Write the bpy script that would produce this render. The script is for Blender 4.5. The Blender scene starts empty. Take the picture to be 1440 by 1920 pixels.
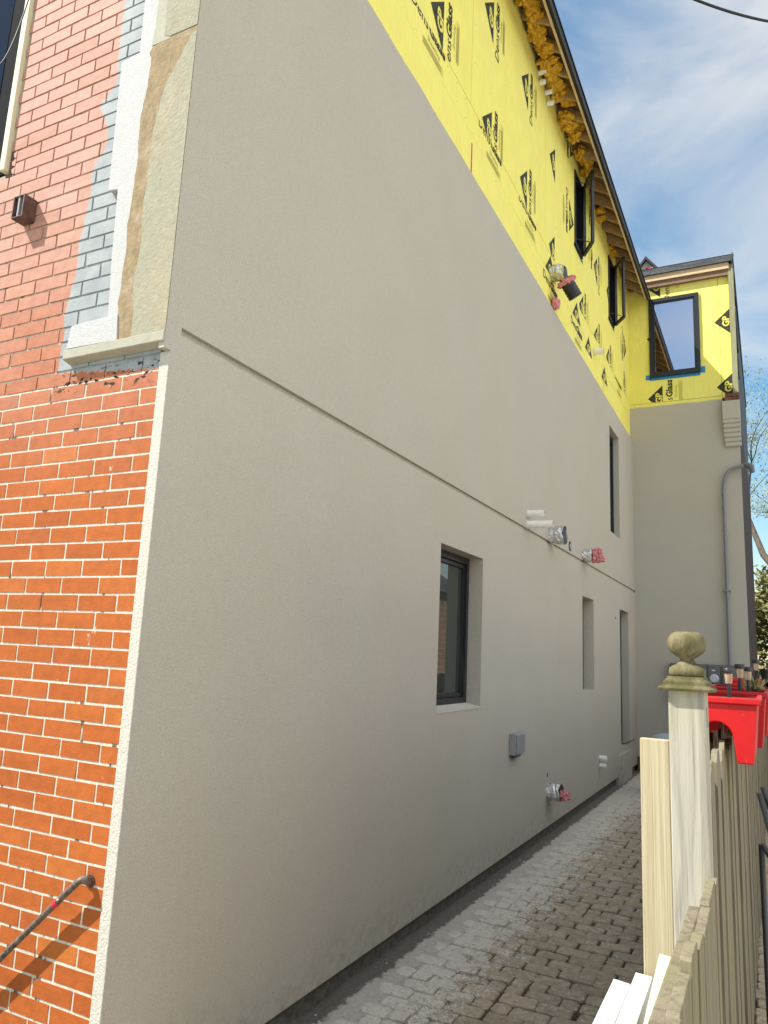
import bpy, bmesh, math, random
from mathutils import Vector, Matrix, noise as mnoise
random.seed(7)
R_=random.uniform
sc=bpy.context.scene
# ---------------------------------------------------------------- camera
CAM=Vector((2.086,-2.10,1.65))
cd=bpy.data.cameras.new('camera'); cam=bpy.data.objects.new('camera',cd)
sc.collection.objects.link(cam); sc.camera=cam
rx=Vector((0.89042346,0.45289683,0.0450614))      # camera right in world space
ry=Vector((0.04442533,-0.18502113,0.98172989))    # camera up
rz=Vector((0.45295966,-0.87215345,-0.18486724))   # camera back
M=Matrix((rx,ry,rz)).transposed().to_4x4(); M.translation=CAM
cam.matrix_world=M
cd.sensor_fit='VERTICAL'; cd.sensor_height=36; cd.lens=1400/1920*36
cd.clip_start=0.05; cd.clip_end=2000
# ---------------------------------------------------------------- sun, sky, exposure
SUN=Vector((1.4,1.0,-2.05)).normalized()           # direction the light travels
ld=bpy.data.lights.new('sun','SUN'); ld.energy=4.7; ld.angle=math.radians(.55); ld.color=(1,.95,.86)
sun=bpy.data.objects.new('sun',ld); sc.collection.objects.link(sun)
sun.rotation_euler=(-SUN).to_track_quat('Z','Y').to_euler()
elev=math.asin(-SUN.z); azi=math.atan2(-SUN.x,-SUN.y)
w=bpy.data.worlds.new('World'); sc.world=w; w.use_nodes=True
nt=w.node_tree; nt.nodes.clear()
N=nt.nodes.new; Lk=nt.links.new
out=N('ShaderNodeOutputWorld'); bg=N('ShaderNodeBackground'); bg.inputs[1].default_value=.07
sky=N('ShaderNodeTexSky'); sky.sky_type='NISHITA'; sky.sun_disc=False
sky.sun_elevation=elev; sky.sun_rotation=azi; sky.air_density=1.25; sky.dust_density=.25; sky.ozone_density=2.2
tc=N('ShaderNodeTexCoord'); mp=N('ShaderNodeMapping'); mp.inputs['Scale'].default_value=(1.0,1.0,2.2)
mp.inputs['Location'].default_value=(3.3,.2,2.2)
n1=N('ShaderNodeTexNoise'); n1.inputs['Scale'].default_value=2.6; n1.inputs['Detail'].default_value=7; n1.inputs['Roughness'].default_value=.52
n1.inputs['Distortion'].default_value=.5
cr=N('ShaderNodeValToRGB'); cr.color_ramp.elements[0].position=.40; cr.color_ramp.elements[1].position=.72
mx=N('ShaderNodeMix'); mx.data_type='RGBA'
mul=N('ShaderNodeMath'); mul.operation='MULTIPLY_ADD'; mul.inputs[1].default_value=.8; mul.inputs[2].default_value=.05
Lk(tc.outputs['Generated'],mp.inputs[0]); Lk(mp.outputs[0],n1.inputs['Vector']); Lk(n1.outputs['Fac'],cr.inputs[0])
Lk(cr.outputs[0],mul.inputs[0]); Lk(mul.outputs[0],mx.inputs['Factor'])
hs=N('ShaderNodeHueSaturation'); hs.inputs['Saturation'].default_value=1.35; hs.inputs['Value'].default_value=1.35; hs.inputs['Hue'].default_value=.488; Lk(sky.outputs[0],hs.inputs['Color'])
Lk(hs.outputs[0],mx.inputs['A'])
# added bright cloud bank, out of view to the right, fills the shaded wall
sx_=N('ShaderNodeSeparateXYZ'); Lk(tc.outputs['Generated'],sx_.inputs[0])
mr=N('ShaderNodeMapRange'); mr.interpolation_type='SMOOTHSTEP'
for k_,v_ in (('From Min',.10),('From Max',.80),('To Min',7.2),('To Max',14.)): mr.inputs[k_].default_value=v_
fz=N('ShaderNodeMath'); fz.operation='MULTIPLY'; fz.inputs[1].default_value=.28; Lk(sx_.outputs[2],fz.inputs[0])
fy=N('ShaderNodeMath'); fy.operation='MULTIPLY_ADD'; fy.inputs[1].default_value=-.30; Lk(sx_.outputs[1],fy.inputs[0]); Lk(fz.outputs[0],fy.inputs[2])
fx=N('ShaderNodeMath'); fx.operation='MULTIPLY_ADD'; fx.inputs[1].default_value=.95; Lk(sx_.outputs[0],fx.inputs[0]); Lk(fy.outputs[0],fx.inputs[2]); fy=fx
Lk(fy.outputs[0],mr.inputs['Value'])
# the added bank also gets denser cover
cv_=N('ShaderNodeMapRange'); cv_.inputs['From Min'].default_value=.2; cv_.inputs['From Max'].default_value=.9; cv_.inputs['To Min'].default_value=0; cv_.inputs['To Max'].default_value=.6; Lk(fy.outputs[0],cv_.inputs['Value'])
ad_=N('ShaderNodeMath'); ad_.operation='ADD'; ad_.use_clamp=True; Lk(mul.outputs[0],ad_.inputs[0]); Lk(cv_.outputs[0],ad_.inputs[1]); 
# cover thinned on the sun's side, behind the camera, to cut front fill
gz=N('ShaderNodeMath'); gz.operation='MULTIPLY_ADD'; gz.inputs[1].default_value=.8; Lk(sx_.outputs[0],gz.inputs[0]); Lk(sx_.outputs[1],gz.inputs[2])
gm=N('ShaderNodeMapRange'); gm.interpolation_type='SMOOTHSTEP'; gm.inputs['From Min'].default_value=-.75; gm.inputs['From Max'].default_value=.12; gm.inputs['To Min'].default_value=.75; gm.inputs['To Max'].default_value=1; Lk(gz.outputs[0],gm.inputs['Value'])
gg=N('ShaderNodeMath'); gg.operation='MULTIPLY'; Lk(ad_.outputs[0],gg.inputs[0]); Lk(gm.outputs[0],gg.inputs[1]); Lk(gg.outputs[0],mx.inputs['Factor'])
vm=N('ShaderNodeVectorMath'); vm.operation='SCALE'; vm.inputs[0].default_value=(1,.985,.95); Lk(mr.outputs[0],vm.inputs['Scale']); Lk(vm.outputs[0],mx.inputs['B'])
Lk(mx.outputs['Result'],bg.inputs[0]); Lk(bg.outputs[0],out.inputs[0])
vs=sc.view_settings; vs.view_transform='Standard'; vs.look='None'; vs.gamma=1; vs.use_curve_mapping=False
sc.display_settings.display_device='sRGB'
vs.exposure=.92
# ---------------------------------------------------------------- materials
class Mat:
    def __init__(s,name,base=(.5,.5,.5),rough=.8,metal=0,spec=.5):
        m=bpy.data.materials.new(name); m.use_nodes=True; s.m=m; s.nt=m.node_tree
        s.b=s.nt.nodes['Principled BSDF']; s.b.inputs['Roughness'].default_value=rough
        s.b.inputs['Metallic'].default_value=metal; s.b.inputs['Specular IOR Level'].default_value=spec
        s.col=s.rgb(base); s._pos=None
    def n(s,t,**k):
        x=s.nt.nodes.new('ShaderNode'+t)
        for a,b in k.items(): setattr(x,a,b)
        return x
    def rgb(s,c):
        x=s.n('RGB'); x.outputs[0].default_value=(*c,1); return x.outputs[0]
    def set(s,sock,v):
        if isinstance(v,(int,float)): sock.default_value=v
        elif isinstance(v,tuple): sock.default_value=(*v,1) if len(sock.default_value)==4 and len(v)==3 else v
        else: s.nt.links.new(v,sock)
    def pos(s):
        if s._pos is None:
            g=s.n('NewGeometry'); s._pos=g.outputs['Position']; s._g=g
        return s._pos
    def obj(s):
        return s.n('TexCoord').outputs['Object']
    def xyz(s):
        x=s.n('SeparateXYZ'); s.nt.links.new(s.pos(),x.inputs[0]); return x.outputs
    def noise(s,scale,detail=4,rough=.55,vec=None,stretch=(1,1,1),dist=0,off=(0,0,0)):
        mp=s.n('Mapping'); mp.inputs['Scale'].default_value=stretch; mp.inputs['Location'].default_value=off
        s.nt.links.new(vec or s.pos(),mp.inputs[0])
        x=s.n('TexNoise'); x.inputs['Scale'].default_value=scale; x.inputs['Detail'].default_value=detail
        x.inputs['Roughness'].default_value=rough; x.inputs['Distortion'].default_value=dist
        s.nt.links.new(mp.outputs[0],x.inputs['Vector']); return x.outputs['Fac']
    def math(s,op,a,b=0.,c=0.,clamp=False):
        x=s.n('Math',operation=op,use_clamp=clamp); s.set(x.inputs[0],a); s.set(x.inputs[1],b)
        if op in('MULTIPLY_ADD',): s.set(x.inputs[2],c)
        return x.outputs[0]
    def rng(s,v,a,b,c=0.,d=1.,smooth=True):
        x=s.n('MapRange',interpolation_type='SMOOTHSTEP' if smooth else 'LINEAR'); s.set(x.inputs['Value'],v)
        for k,q in zip(('From Min','From Max','To Min','To Max'),(a,b,c,d)): s.set(x.inputs[k],q)
        return x.outputs['Result']
    def mix(s,f,a,b,mode='MIX'):
        x=s.n('Mix',data_type='RGBA',blend_type=mode); s.set(x.inputs['Factor'],f); s.set(x.inputs['A'],a); s.set(x.inputs['B'],b)
        return x.outputs['Result']
    def over(s,f,c): s.col=s.mix(f,s.col,c); return s
    def vary(s,f,lo,hi):
        v=s.rng(f,.3,.7,lo,hi); x=s.n('VectorMath',operation='SCALE'); s.set(x.inputs[0],s.col); s.set(x.inputs['Scale'],v); s.col=x.outputs[0]; return s
    def bump(s,f,dist,strength=1.):
        x=s.n('Bump'); x.inputs['Distance'].default_value=dist; x.inputs['Strength'].default_value=strength
        s.set(x.inputs['Height'],f)
        if getattr(s,'_bn',None) is not None: s.nt.links.new(s._bn,x.inputs['Normal'])
        s._bn=x.outputs[0]; return s
    def island(s):
        s.pos(); return s._g.outputs['Random Per Island']
    def ramp(s,f,els,interp='LINEAR'):
        x=s.n('ValToRGB'); r=x.color_ramp; r.interpolation=interp
        while len(r.elements)<len(els): r.elements.new(.5)
        for e,(p,c) in zip(r.elements,els): e.position=p; e.color=(*c,1)
        s.set(x.inputs[0],f); return x.outputs[0]
    def done(s):
        s.nt.links.new(s.col,s.b.inputs['Base Color'])
        if getattr(s,'_bn',None) is not None: s.nt.links.new(s._bn,s.b.inputs['Normal'])
        return s.m
MT={}
def stucco(name,base,grain=1.):
    m=Mat(name,base,.93,spec=.2)
    big=m.noise(.55,3,.5); m.col=m.mix(m.rng(big,.35,.65),m.col,tuple(c*k for c,k in zip(base,(1.015,.985,.97))))
    m.vary(m.noise(1.7,3,.5,off=(4,2,1)),.985,1.015); m.vary(m.noise(150,3,.7),.86,1.12)
    m.vary(m.noise(30,3,.6),.975,1.025)
    m.bump(m.noise(330,3,.65),.0016*grain); m.bump(m.noise(110,2,.5),.0018*grain); _,_,Zq=m.xyz(); m.over(m.math('MULTIPLY',m.rng(m.math('ADD',Zq,m.math('MULTIPLY_ADD',m.noise(3,5,.7),-.5,.25)),.32,.0,0,.5),m.rng(m.noise(14,5,.7),.4,.65)),tuple(c*.62 for c in base)); m.bump(m.noise(5,3,.5),.0012)
    return m.done()
MT['stucco']=stucco('stucco_greige',(.440,.418,.362))
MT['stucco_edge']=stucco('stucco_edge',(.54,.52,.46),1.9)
# bricks / mortar with painted patch
def paint_mask(m):
    X,Y,Z=m.xyz()
    pts=[(2.79,-.651),(2.94,-.644),(3.07,-.653),(3.24,-.623),(3.42,-.620),(3.60,-.599),(3.78,-.594),(3.88,-.525),(3.98,-.534),(4.10,-.605),(4.21,-.508),(4.33,-.519),(4.65,-.523),(5.0,-.55)]
    t=m.rng(Z,2.7,5.1,0,1,smooth=False)
    els=[((z-2.7)/2.4,(x+1,)*3) for z,x in pts]
    bx=m.ramp(t,els); w=m.noise(9,3,.6); w2=m.noise(45,2,.6)
    e=m.math('ADD',m.math('SUBTRACT',X,m.math('SUBTRACT',bx,1.)),m.math('ADD',m.math('MULTIPLY_ADD',w,.05,-.025),m.math('MULTIPLY_ADD',w2,.016,-.008)))
    a=m.rng(e,-.002,.003)
    zl=m.math('ADD',m.math('MULTIPLY_ADD',X,-.10,2.725),m.math('MULTIPLY_ADD',w2,.05,-.025))
    b=m.rng(m.math('SUBTRACT',Z,zl),-.003,.004)
    return m.math('MULTIPLY',a,b),X,Z
def add_paint(m):
    k,X,Z=paint_mask(m)
    g=m.mix(m.rng(m.noise(7,3),.35,.65),(.25,.285,.30),(.32,.355,.36))
    m.over(m.math('MULTIPLY',k,.97),g)
    # black tar smears along the lower edge of the paint
    tar=m.math('MULTIPLY',m.rng(m.noise(30,3,.6,stretch=(.7,1,1.3)),.56,.60),m.math('MULTIPLY',m.rng(Z,2.665,2.70),m.math('SUBTRACT',1.,m.rng(Z,2.765,2.79))))
    tar=m.math('MULTIPLY',tar,m.rng(X,-.70,-.6)); m.over(tar,(.015,.014,.014))
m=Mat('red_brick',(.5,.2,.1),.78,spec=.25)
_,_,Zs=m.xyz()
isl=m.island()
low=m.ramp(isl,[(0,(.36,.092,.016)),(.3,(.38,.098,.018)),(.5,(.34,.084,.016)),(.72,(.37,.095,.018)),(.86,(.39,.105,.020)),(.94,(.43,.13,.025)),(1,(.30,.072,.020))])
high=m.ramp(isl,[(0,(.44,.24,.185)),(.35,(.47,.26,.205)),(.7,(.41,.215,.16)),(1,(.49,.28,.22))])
m.col=m.mix(m.rng(m.math('ADD',Zs,m.math('MULTIPLY_ADD',m.noise(2.5,3,.5),.6,-.3)),2.1,3.8),low,high)  # upper courses paler pink: glare put into the brick colour by height
m.vary(m.noise(22,4,.6),.9,1.08); m.vary(m.noise(6,3,.5,stretch=(.4,1,4)),.95,1.04)
m.over(m.math('MULTIPLY',m.rng(m.noise(120,3,.6),.69,.74),.7),(.06,.03,.025))
m.over(m.math('MULTIPLY',m.rng(m.noise(14,4,.65,stretch=(1,1,.5),off=(3,1,2)),.66,.74),.6),(.66,.57,.48))
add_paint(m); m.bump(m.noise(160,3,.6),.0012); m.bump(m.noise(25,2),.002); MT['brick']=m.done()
m=Mat('mortar',(.56,.51,.42),.95,spec=.1); _,_,Zs=m.xyz()
m.over(m.rng(Zs,2.75,3.5),(.42,.35,.27)); m.vary(m.noise(40,3),.85,1.1)
m.over(m.math('MULTIPLY',m.rng(m.noise(17,3,.6,stretch=(1,1,.2)),.60,.66),.85),(.05,.04,.035))
add_paint(m); m.bump(m.noise(180,3),.002); MT['mortar']=m.done()
m=Mat('old_brick',(.16,.06,.045),.85); m.col=m.ramp(m.island(),[(0,(.17,.055,.04)),(.5,(.12,.05,.04)),(1,(.22,.08,.05))]); m.vary(m.noise(20,4),.8,1.15); m.bump(m.noise(90,3),.003); MT['old_brick']=m.done()
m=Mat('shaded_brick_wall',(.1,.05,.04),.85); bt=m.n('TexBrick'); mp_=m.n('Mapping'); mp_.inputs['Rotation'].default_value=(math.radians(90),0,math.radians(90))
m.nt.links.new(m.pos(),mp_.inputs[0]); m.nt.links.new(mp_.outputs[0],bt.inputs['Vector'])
bt.inputs['Color1'].default_value=(.035,.016,.013,1); bt.inputs['Color2'].default_value=(.022,.012,.010,1); bt.inputs['Mortar'].default_value=(.05,.04,.035,1)  # shade on the wing's side put into these near-black brick tones
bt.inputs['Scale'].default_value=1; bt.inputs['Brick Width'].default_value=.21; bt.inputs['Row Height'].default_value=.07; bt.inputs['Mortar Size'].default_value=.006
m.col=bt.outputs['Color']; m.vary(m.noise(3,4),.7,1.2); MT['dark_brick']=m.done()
m=Mat('neighbour_brick',(.3,.12,.08),.85); bt=m.n('TexBrick'); mp_=m.n('Mapping'); mp_.inputs['Rotation'].default_value=(math.radians(90),0,math.radians(90))
m.nt.links.new(m.pos(),mp_.inputs[0]); m.nt.links.new(mp_.outputs[0],bt.inputs['Vector'])
bt.inputs['Color1'].default_value=(.36,.20,.13,1); bt.inputs['Color2'].default_value=(.29,.16,.105,1); bt.inputs['Mortar'].default_value=(.5,.45,.38,1)
bt.inputs['Scale'].default_value=1; bt.inputs['Brick Width'].default_value=.21; bt.inputs['Row Height'].default_value=.07; bt.inputs['Mortar Size'].default_value=.007
m.col=bt.outputs['Color']; m.vary(m.noise(3,4),.85,1.1); MT['nb_brick']=m.done()
# sheathing
m=Mat('yellow_sheathing',(.82,.745,.165),.75,spec=.25)
m.over(m.rng(m.noise(.9,3,off=(2,2,2)),.35,.7,0,.35),(.79,.725,.25)); m.vary(m.noise(60,3,.6,stretch=(1,1,.08)),.965,1.03); m.vary(m.noise(4,4),.97,1.02)
m.over(m.rng(m.noise(95,2,.5,stretch=(1,1,.7)),.775,.80,0,.8),(.25,.22,.05)); m.bump(m.noise(300,2),.0005); MT['yellow']=m.done()
m=Mat('ink',(.022,.026,.022),.75,spec=.2); m.over(m.rng(m.noise(70,3,.6),.5,.72,0,.6),(.35,.32,.1)); MT['ink']=m.done()
m=Mat('faint_ink',(.42,.38,.09),.7); MT['faint']=m.done()
m=Mat('print_gap',(.72,.65,.12),.7); MT['knock']=m.done()
def plain(name,c,rough=.6,metal=0,spec=.5,v=.06,sc_=20,b=0):
    m=Mat(name,c,rough,metal,spec); m.vary(m.noise(sc_,4),1-v,1+v)
    if b: m.bump(m.noise(sc_*4,3),b)
    return m.done()
MT['foam']=plain('white_foam',(.46,.46,.46),.85,v=.05,sc_=60,b=.004)
m=Mat('base_coat',(.31,.30,.225),.92,spec=.15)
m.over(m.rng(m.noise(3.5,3,.5,stretch=(1,1,.35)),.48,.68,0,.6),(.36,.31,.21)); m.over(m.rng(m.noise(6,4,.6,stretch=(2,1,.5)),.5,.8,0,.4),(.38,.385,.31))
m.over(m.rng(m.noise(11,4,.65,off=(1,2,3)),.62,.72,0,.55),(.30,.25,.17)); m.vary(m.noise(40,4,.6),.92,1.06)
m.bump(m.noise(70,4,.6),.004); MT['basecoat']=m.done()
m=Mat('scratch_coat',(.28,.215,.13),.95,spec=.1); m.vary(m.noise(26,5,.7,stretch=(1,1,.5)),.82,1.18); m.over(m.rng(m.noise(9,4),.5,.75,0,.5),(.44,.40,.31)); m.bump(m.noise(45,4,.65),.005); MT['scratch']=m.done()
MT['sill']=plain('sill_coat',(.34,.33,.265),.9,v=.06,sc_=14,b=.002)
def wood(name,c,c2,alg=None,algk=0,rough=.8,stretch=(1,1,.06),sc_=60):
    m=Mat(name,c,rough,spec=.25)
    f=m.noise(sc_,5,.65,stretch=stretch,dist=.6); m.over(m.rng(f,.38,.68),c2)
    wv=m.noise(sc_*3,3,.5,stretch=(stretch[0],stretch[1],stretch[2]*.5)); m.over(m.rng(wv,.60,.72,0,.5),tuple(x*.45 for x in c2))
    isl=m.island(); m.vary(isl,.88,1.08)
    if alg: m.over(m.math('MULTIPLY',m.rng(m.noise(5,4,.6,stretch=(1,1,.35)),.45,.68),algk),alg)
    m.bump(f,.0025); m.bump(wv,.001); return m.done()
MT['post']=wood('weathered_post_wood',(.43,.405,.34),(.29,.27,.22),(.36,.36,.17),.35,sc_=45)
MT['pale_board']=wood('fresh_pine',(.48,.43,.29),(.41,.335,.20),None,0,sc_=70,stretch=(1.6,1.6,.02))
MT['picket']=wood('weathered_picket',(.26,.225,.165),(.16,.135,.095),(.22,.215,.09),.45,sc_=50,stretch=(1,1,.04))
MT['nearfence']=wood('mossy_picket',(.24,.205,.14),(.15,.13,.085),(.20,.195,.09),.5,sc_=50,stretch=(1,1,.04))
MT['algae']=wood('algae_wood',(.17,.145,.08),(.07,.06,.022),(.055,.055,.010),.9,sc_=30,stretch=(1,1,.3))
MT['lumber']=wood('framing_lumber',(.70,.54,.34),(.60,.44,.26),None,0,sc_=30,stretch=(.3,.3,1))
MT['rafterwood']=wood('shaded_rafter_wood',(.40,.27,.15),(.30,.19,.10),None,0,sc_=30,stretch=(.3,.3,1))  # darker copy of the framing lumber, eave shade put into its colour
MT['deck']=wood('roof_deck',(.20,.12,.07),(.13,.08,.05),None,0,sc_=30,stretch=(1,.2,1))
MT['frieze']=wood('brown_subfascia',(.24,.15,.10),(.18,.11,.075),None,0,sc_=30,stretch=(.3,1,1))
MT['cornerboard']=wood('olive_corner_board',(.33,.32,.20),(.25,.24,.15),(.28,.30,.15),.5,sc_=60)
MT['casing']=wood('pale_casing',(.78,.74,.55),(.72,.66,.46),None,0,sc_=25)
m=Mat('shingles',(.05,.055,.06),.85); m.col=m.ramp(m.island(),[(0,(.035,.038,.043)),(1,(.085,.09,.10))]); m.vary(m.noise(60,3),.7,1.3); m.bump(m.noise(200,2),.003); MT['shingle']=m.done()
MT['blackmetal']=plain('black_frame',(.012,.015,.018),.38)
MT['gutter']=plain('black_edge_trim',(.012,.013,.016),.6)
MT['pvc']=plain('white_pvc',(.84,.83,.78),.35)
m=Mat('foil',(.72,.73,.74),.26,metal=1); m.bump(m.noise(38,4,.7),.012); MT['foil']=m.done()
MT['pinkwool']=plain('pink_fibreglass',(.72,.28,.30),1,v=.2,sc_=60,b=.01)
MT['blackhose']=plain('black_plastic_hose',(.012,.012,.014),.35)
m=Mat('yellow_batt',(.70,.41,.05),1,spec=0); m.vary(m.noise(25,5,.7),.55,1.35); m.over(m.rng(m.noise(7,4),.55,.75,0,.5),(.35,.17,.03)); m.bump(m.noise(60,5,.7),.02); MT['batt']=m.done()
MT['greybox']=plain('grey_painted_steel',(.27,.28,.30),.45)
MT['metergrey']=plain('dark_grey_enamel',(.115,.125,.13),.5)
MT['conduit']=plain('grey_conduit',(.20,.20,.22),.42)
MT['lens']=plain('meter_lens',(.50,.53,.62),.15)
MT['rust']=plain('rusty_brown_steel',(.09,.045,.035),.7,v=.4,b=.001)
m=Mat('worn_rail_iron',(.13,.10,.08),.6,metal=.3); m.vary(m.noise(60,4,.6),.5,1.5); m.over(m.rng(m.noise(40,3,.6,off=(5,5,5)),.66,.70,0,.9),(.62,.60,.58)); MT['rail']=m.done()
MT['redpaint']=plain('red_paint',(.6,.02,.04),.5)
m=Mat('red_plastic',(.46,.006,.008),.38,spec=.4); m.over(m.rng(m.noise(30,5,.7),.60,.75,0,.18),(.6,.25,.18)); m.b.inputs['Subsurface Weight'].default_value=.0; m.vary(m.noise(8,3),.93,1.05); MT['red']=m.done()
MT['redlabel']=plain('red_label',(.6,.05,.08),.5)
m=Mat('white_trim_paint',(.60,.60,.585),.6); m.vary(m.noise(12,4),.93,1.04); m.over(m.math('MULTIPLY',m.rng(m.noise(45,4,.7,stretch=(1,.3,1)),.60,.68),.5),(.38,.35,.29)); m.bump(m.noise(40,4,.6),.0015); MT['whitetrim']=m.done()
MT['creamtrim']=plain('cream_trim_paint',(.50,.515,.42),.5,v=.03,sc_=12)
MT['bluetape']=plain('blue_tape',(.02,.22,.48),.6)
MT['magenta']=plain('magenta_tape',(.55,.01,.10),.5)
MT['orange']=plain('orange_mark',(.62,.16,.04),.6)
MT['blue_lid']=plain('pale_blue_lid',(.33,.42,.47),.5)
MT['blackplastic']=plain('black_plastic',(.018,.018,.02),.4)
m=Mat('solar_lens',(.75,.55,.40),.15); m.b.inputs['Transmission Weight'].default_value=.55; m.b.inputs['IOR'].default_value=1.2; MT['solarlens']=m.done()
MT['tan_plant']=plain('dry_plant',(.32,.26,.12),.9,v=.3)
m=Mat('soil',(.04,.028,.02),1); m.bump(m.noise(50,4),.01); MT['soil']=m.done()
# glass
def glass(name,refl,tint,dark,transp=0,ex=.55):
    m=bpy.data.materials.new(name); m.use_nodes=True; t=m.node_tree; t.nodes.clear()
    o=t.nodes.new('ShaderNodeOutputMaterial'); g=t.nodes.new('ShaderNodeBsdfGlossy'); g.inputs['Roughness'].default_value=.015; g.inputs['Color'].default_value=(*tint,1)
    if transp: d=t.nodes.new('ShaderNodeBsdfTransparent'); d.inputs[0].default_value=(*dark,1)
    else: d=t.nodes.new('ShaderNodeBsdfDiffuse'); d.inputs[0].default_value=(*dark,1)
    mx=t.nodes.new('ShaderNodeMixShader'); lw=t.nodes.new('ShaderNodeLayerWeight'); lw.inputs[0].default_value=.35
    mr=t.nodes.new('ShaderNodeMapRange'); mr.inputs['To Min'].default_value=refl; mr.inputs['To Max'].default_value=min(1,refl+ex)
    t.links.new(lw.outputs['Fresnel'],mr.inputs['Value']); t.links.new(mr.outputs[0],mx.inputs[0]); t.links.new(d.outputs[0],mx.inputs[1]); t.links.new(g.outputs[0],mx.inputs[2]); t.links.new(mx.outputs[0],o.inputs[0])
    return m
MT['glass']=glass('window_glass',.10,(.9,.92,.9),(.035,.045,.04))
MT['coated']=glass('coated_window_glass',.62,(.90,.84,.92),(.02,.02,.022))
MT['clear']=glass('clear_sash_glass',.03,(.9,.9,.9),(.97,.98,.93),1,.12)
MT['darkglass']=glass('dark_window_glass',.02,(.5,.6,.7),(.008,.009,.012))
# ground materials
def dust(m,strip=True):
    X,Y,Z=m.xyz()
    d=m.rng(X,.72,.14,-.25,1.7,smooth=False); n=m.noise(9,5,.65); n2=m.noise(48,4,.7)
    n3=m.noise(26,4,.65,off=(3,3,3),stretch=(1,.7,1)); e=m.math('ADD',m.math('MULTIPLY',d,.95),m.math('ADD',m.math('MULTIPLY_ADD',n,3.4,-1.7),m.math('ADD',m.math('MULTIPLY_ADD',n2,2.6,-1.3),m.math('MULTIPLY_ADD',m.noise(150,3,.7),3.0,-1.5))))
    k=m.rng(e,.40,.54); m.over(m.math('MULTIPLY',k,.88),m.mix(n2,(.38,.34,.28),(.92,.88,.78)))
    # splashes
    s=m.rng(m.noise(5,4,.6,off=(7,3,0)),.635,.66); m.over(m.math('MULTIPLY',s,m.math('MULTIPLY',m.rng(n2,.45,.6),.7)),(.5,.5,.48))
    far=m.rng(m.noise(2.6,4,.6,off=(1,9,0)),.45,.7); m.over(m.math('MULTIPLY',m.math('MULTIPLY',far,m.rng(Y,2.5,6.)),.35),(.46,.46,.44))
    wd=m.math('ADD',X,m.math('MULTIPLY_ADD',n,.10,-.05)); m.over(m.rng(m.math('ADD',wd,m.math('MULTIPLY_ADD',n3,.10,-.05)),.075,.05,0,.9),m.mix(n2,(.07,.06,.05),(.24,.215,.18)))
m=Mat('paver',(.2,.16,.13),.9,spec=.2); m.col=m.ramp(m.island(),[(0,(.38,.305,.215)),(.35,(.46,.37,.265)),(.7,(.41,.335,.245)),(1,(.50,.40,.29))])
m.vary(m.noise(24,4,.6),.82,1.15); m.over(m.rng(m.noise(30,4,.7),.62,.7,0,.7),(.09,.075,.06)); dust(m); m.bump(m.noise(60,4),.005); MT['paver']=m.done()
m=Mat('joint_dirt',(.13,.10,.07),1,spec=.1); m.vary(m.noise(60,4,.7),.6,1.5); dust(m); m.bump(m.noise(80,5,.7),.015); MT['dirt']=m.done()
m=Mat('yard_ground',(.11,.10,.07),1,spec=.1); m.over(m.rng(m.noise(.8,4),.45,.6),(.07,.085,.03)); m.bump(m.noise(20,4),.02); MT['yard']=m.done()
m=Mat('concrete_slab',(.62,.58,.50),.9,spec=.2); m.vary(m.noise(3,5),.85,1.1); m.bump(m.noise(80,3),.003); MT['concrete']=m.done()
MT['paintwall']=plain('cream_painted_wall',(.66,.63,.54),.85)
MT['matteblack']=plain('matte_black_frame',(.006,.007,.010),.9,spec=.08)
MT['bark']=plain('bark',(.10,.08,.06),.95,v=.3,sc_=12,b=.01)
def leafmat(name,a,b,tr=.3):
    m=Mat(name,a,.7,spec=.3); m.col=m.ramp(m.island(),[(0,a),(1,b)]); m.b.inputs['Transmission Weight'].default_value=0
    mm=m.done(); return mm
MT['leaf_spring']=leafmat('spring_leaves',(.17,.20,.055),(.30,.33,.12))
MT['leaf_olive']=leafmat('olive_leaves',(.10,.11,.03),(.24,.22,.08))
MT['chip']=plain('mortar_chips',(.62,.62,.60),.95)
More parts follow.
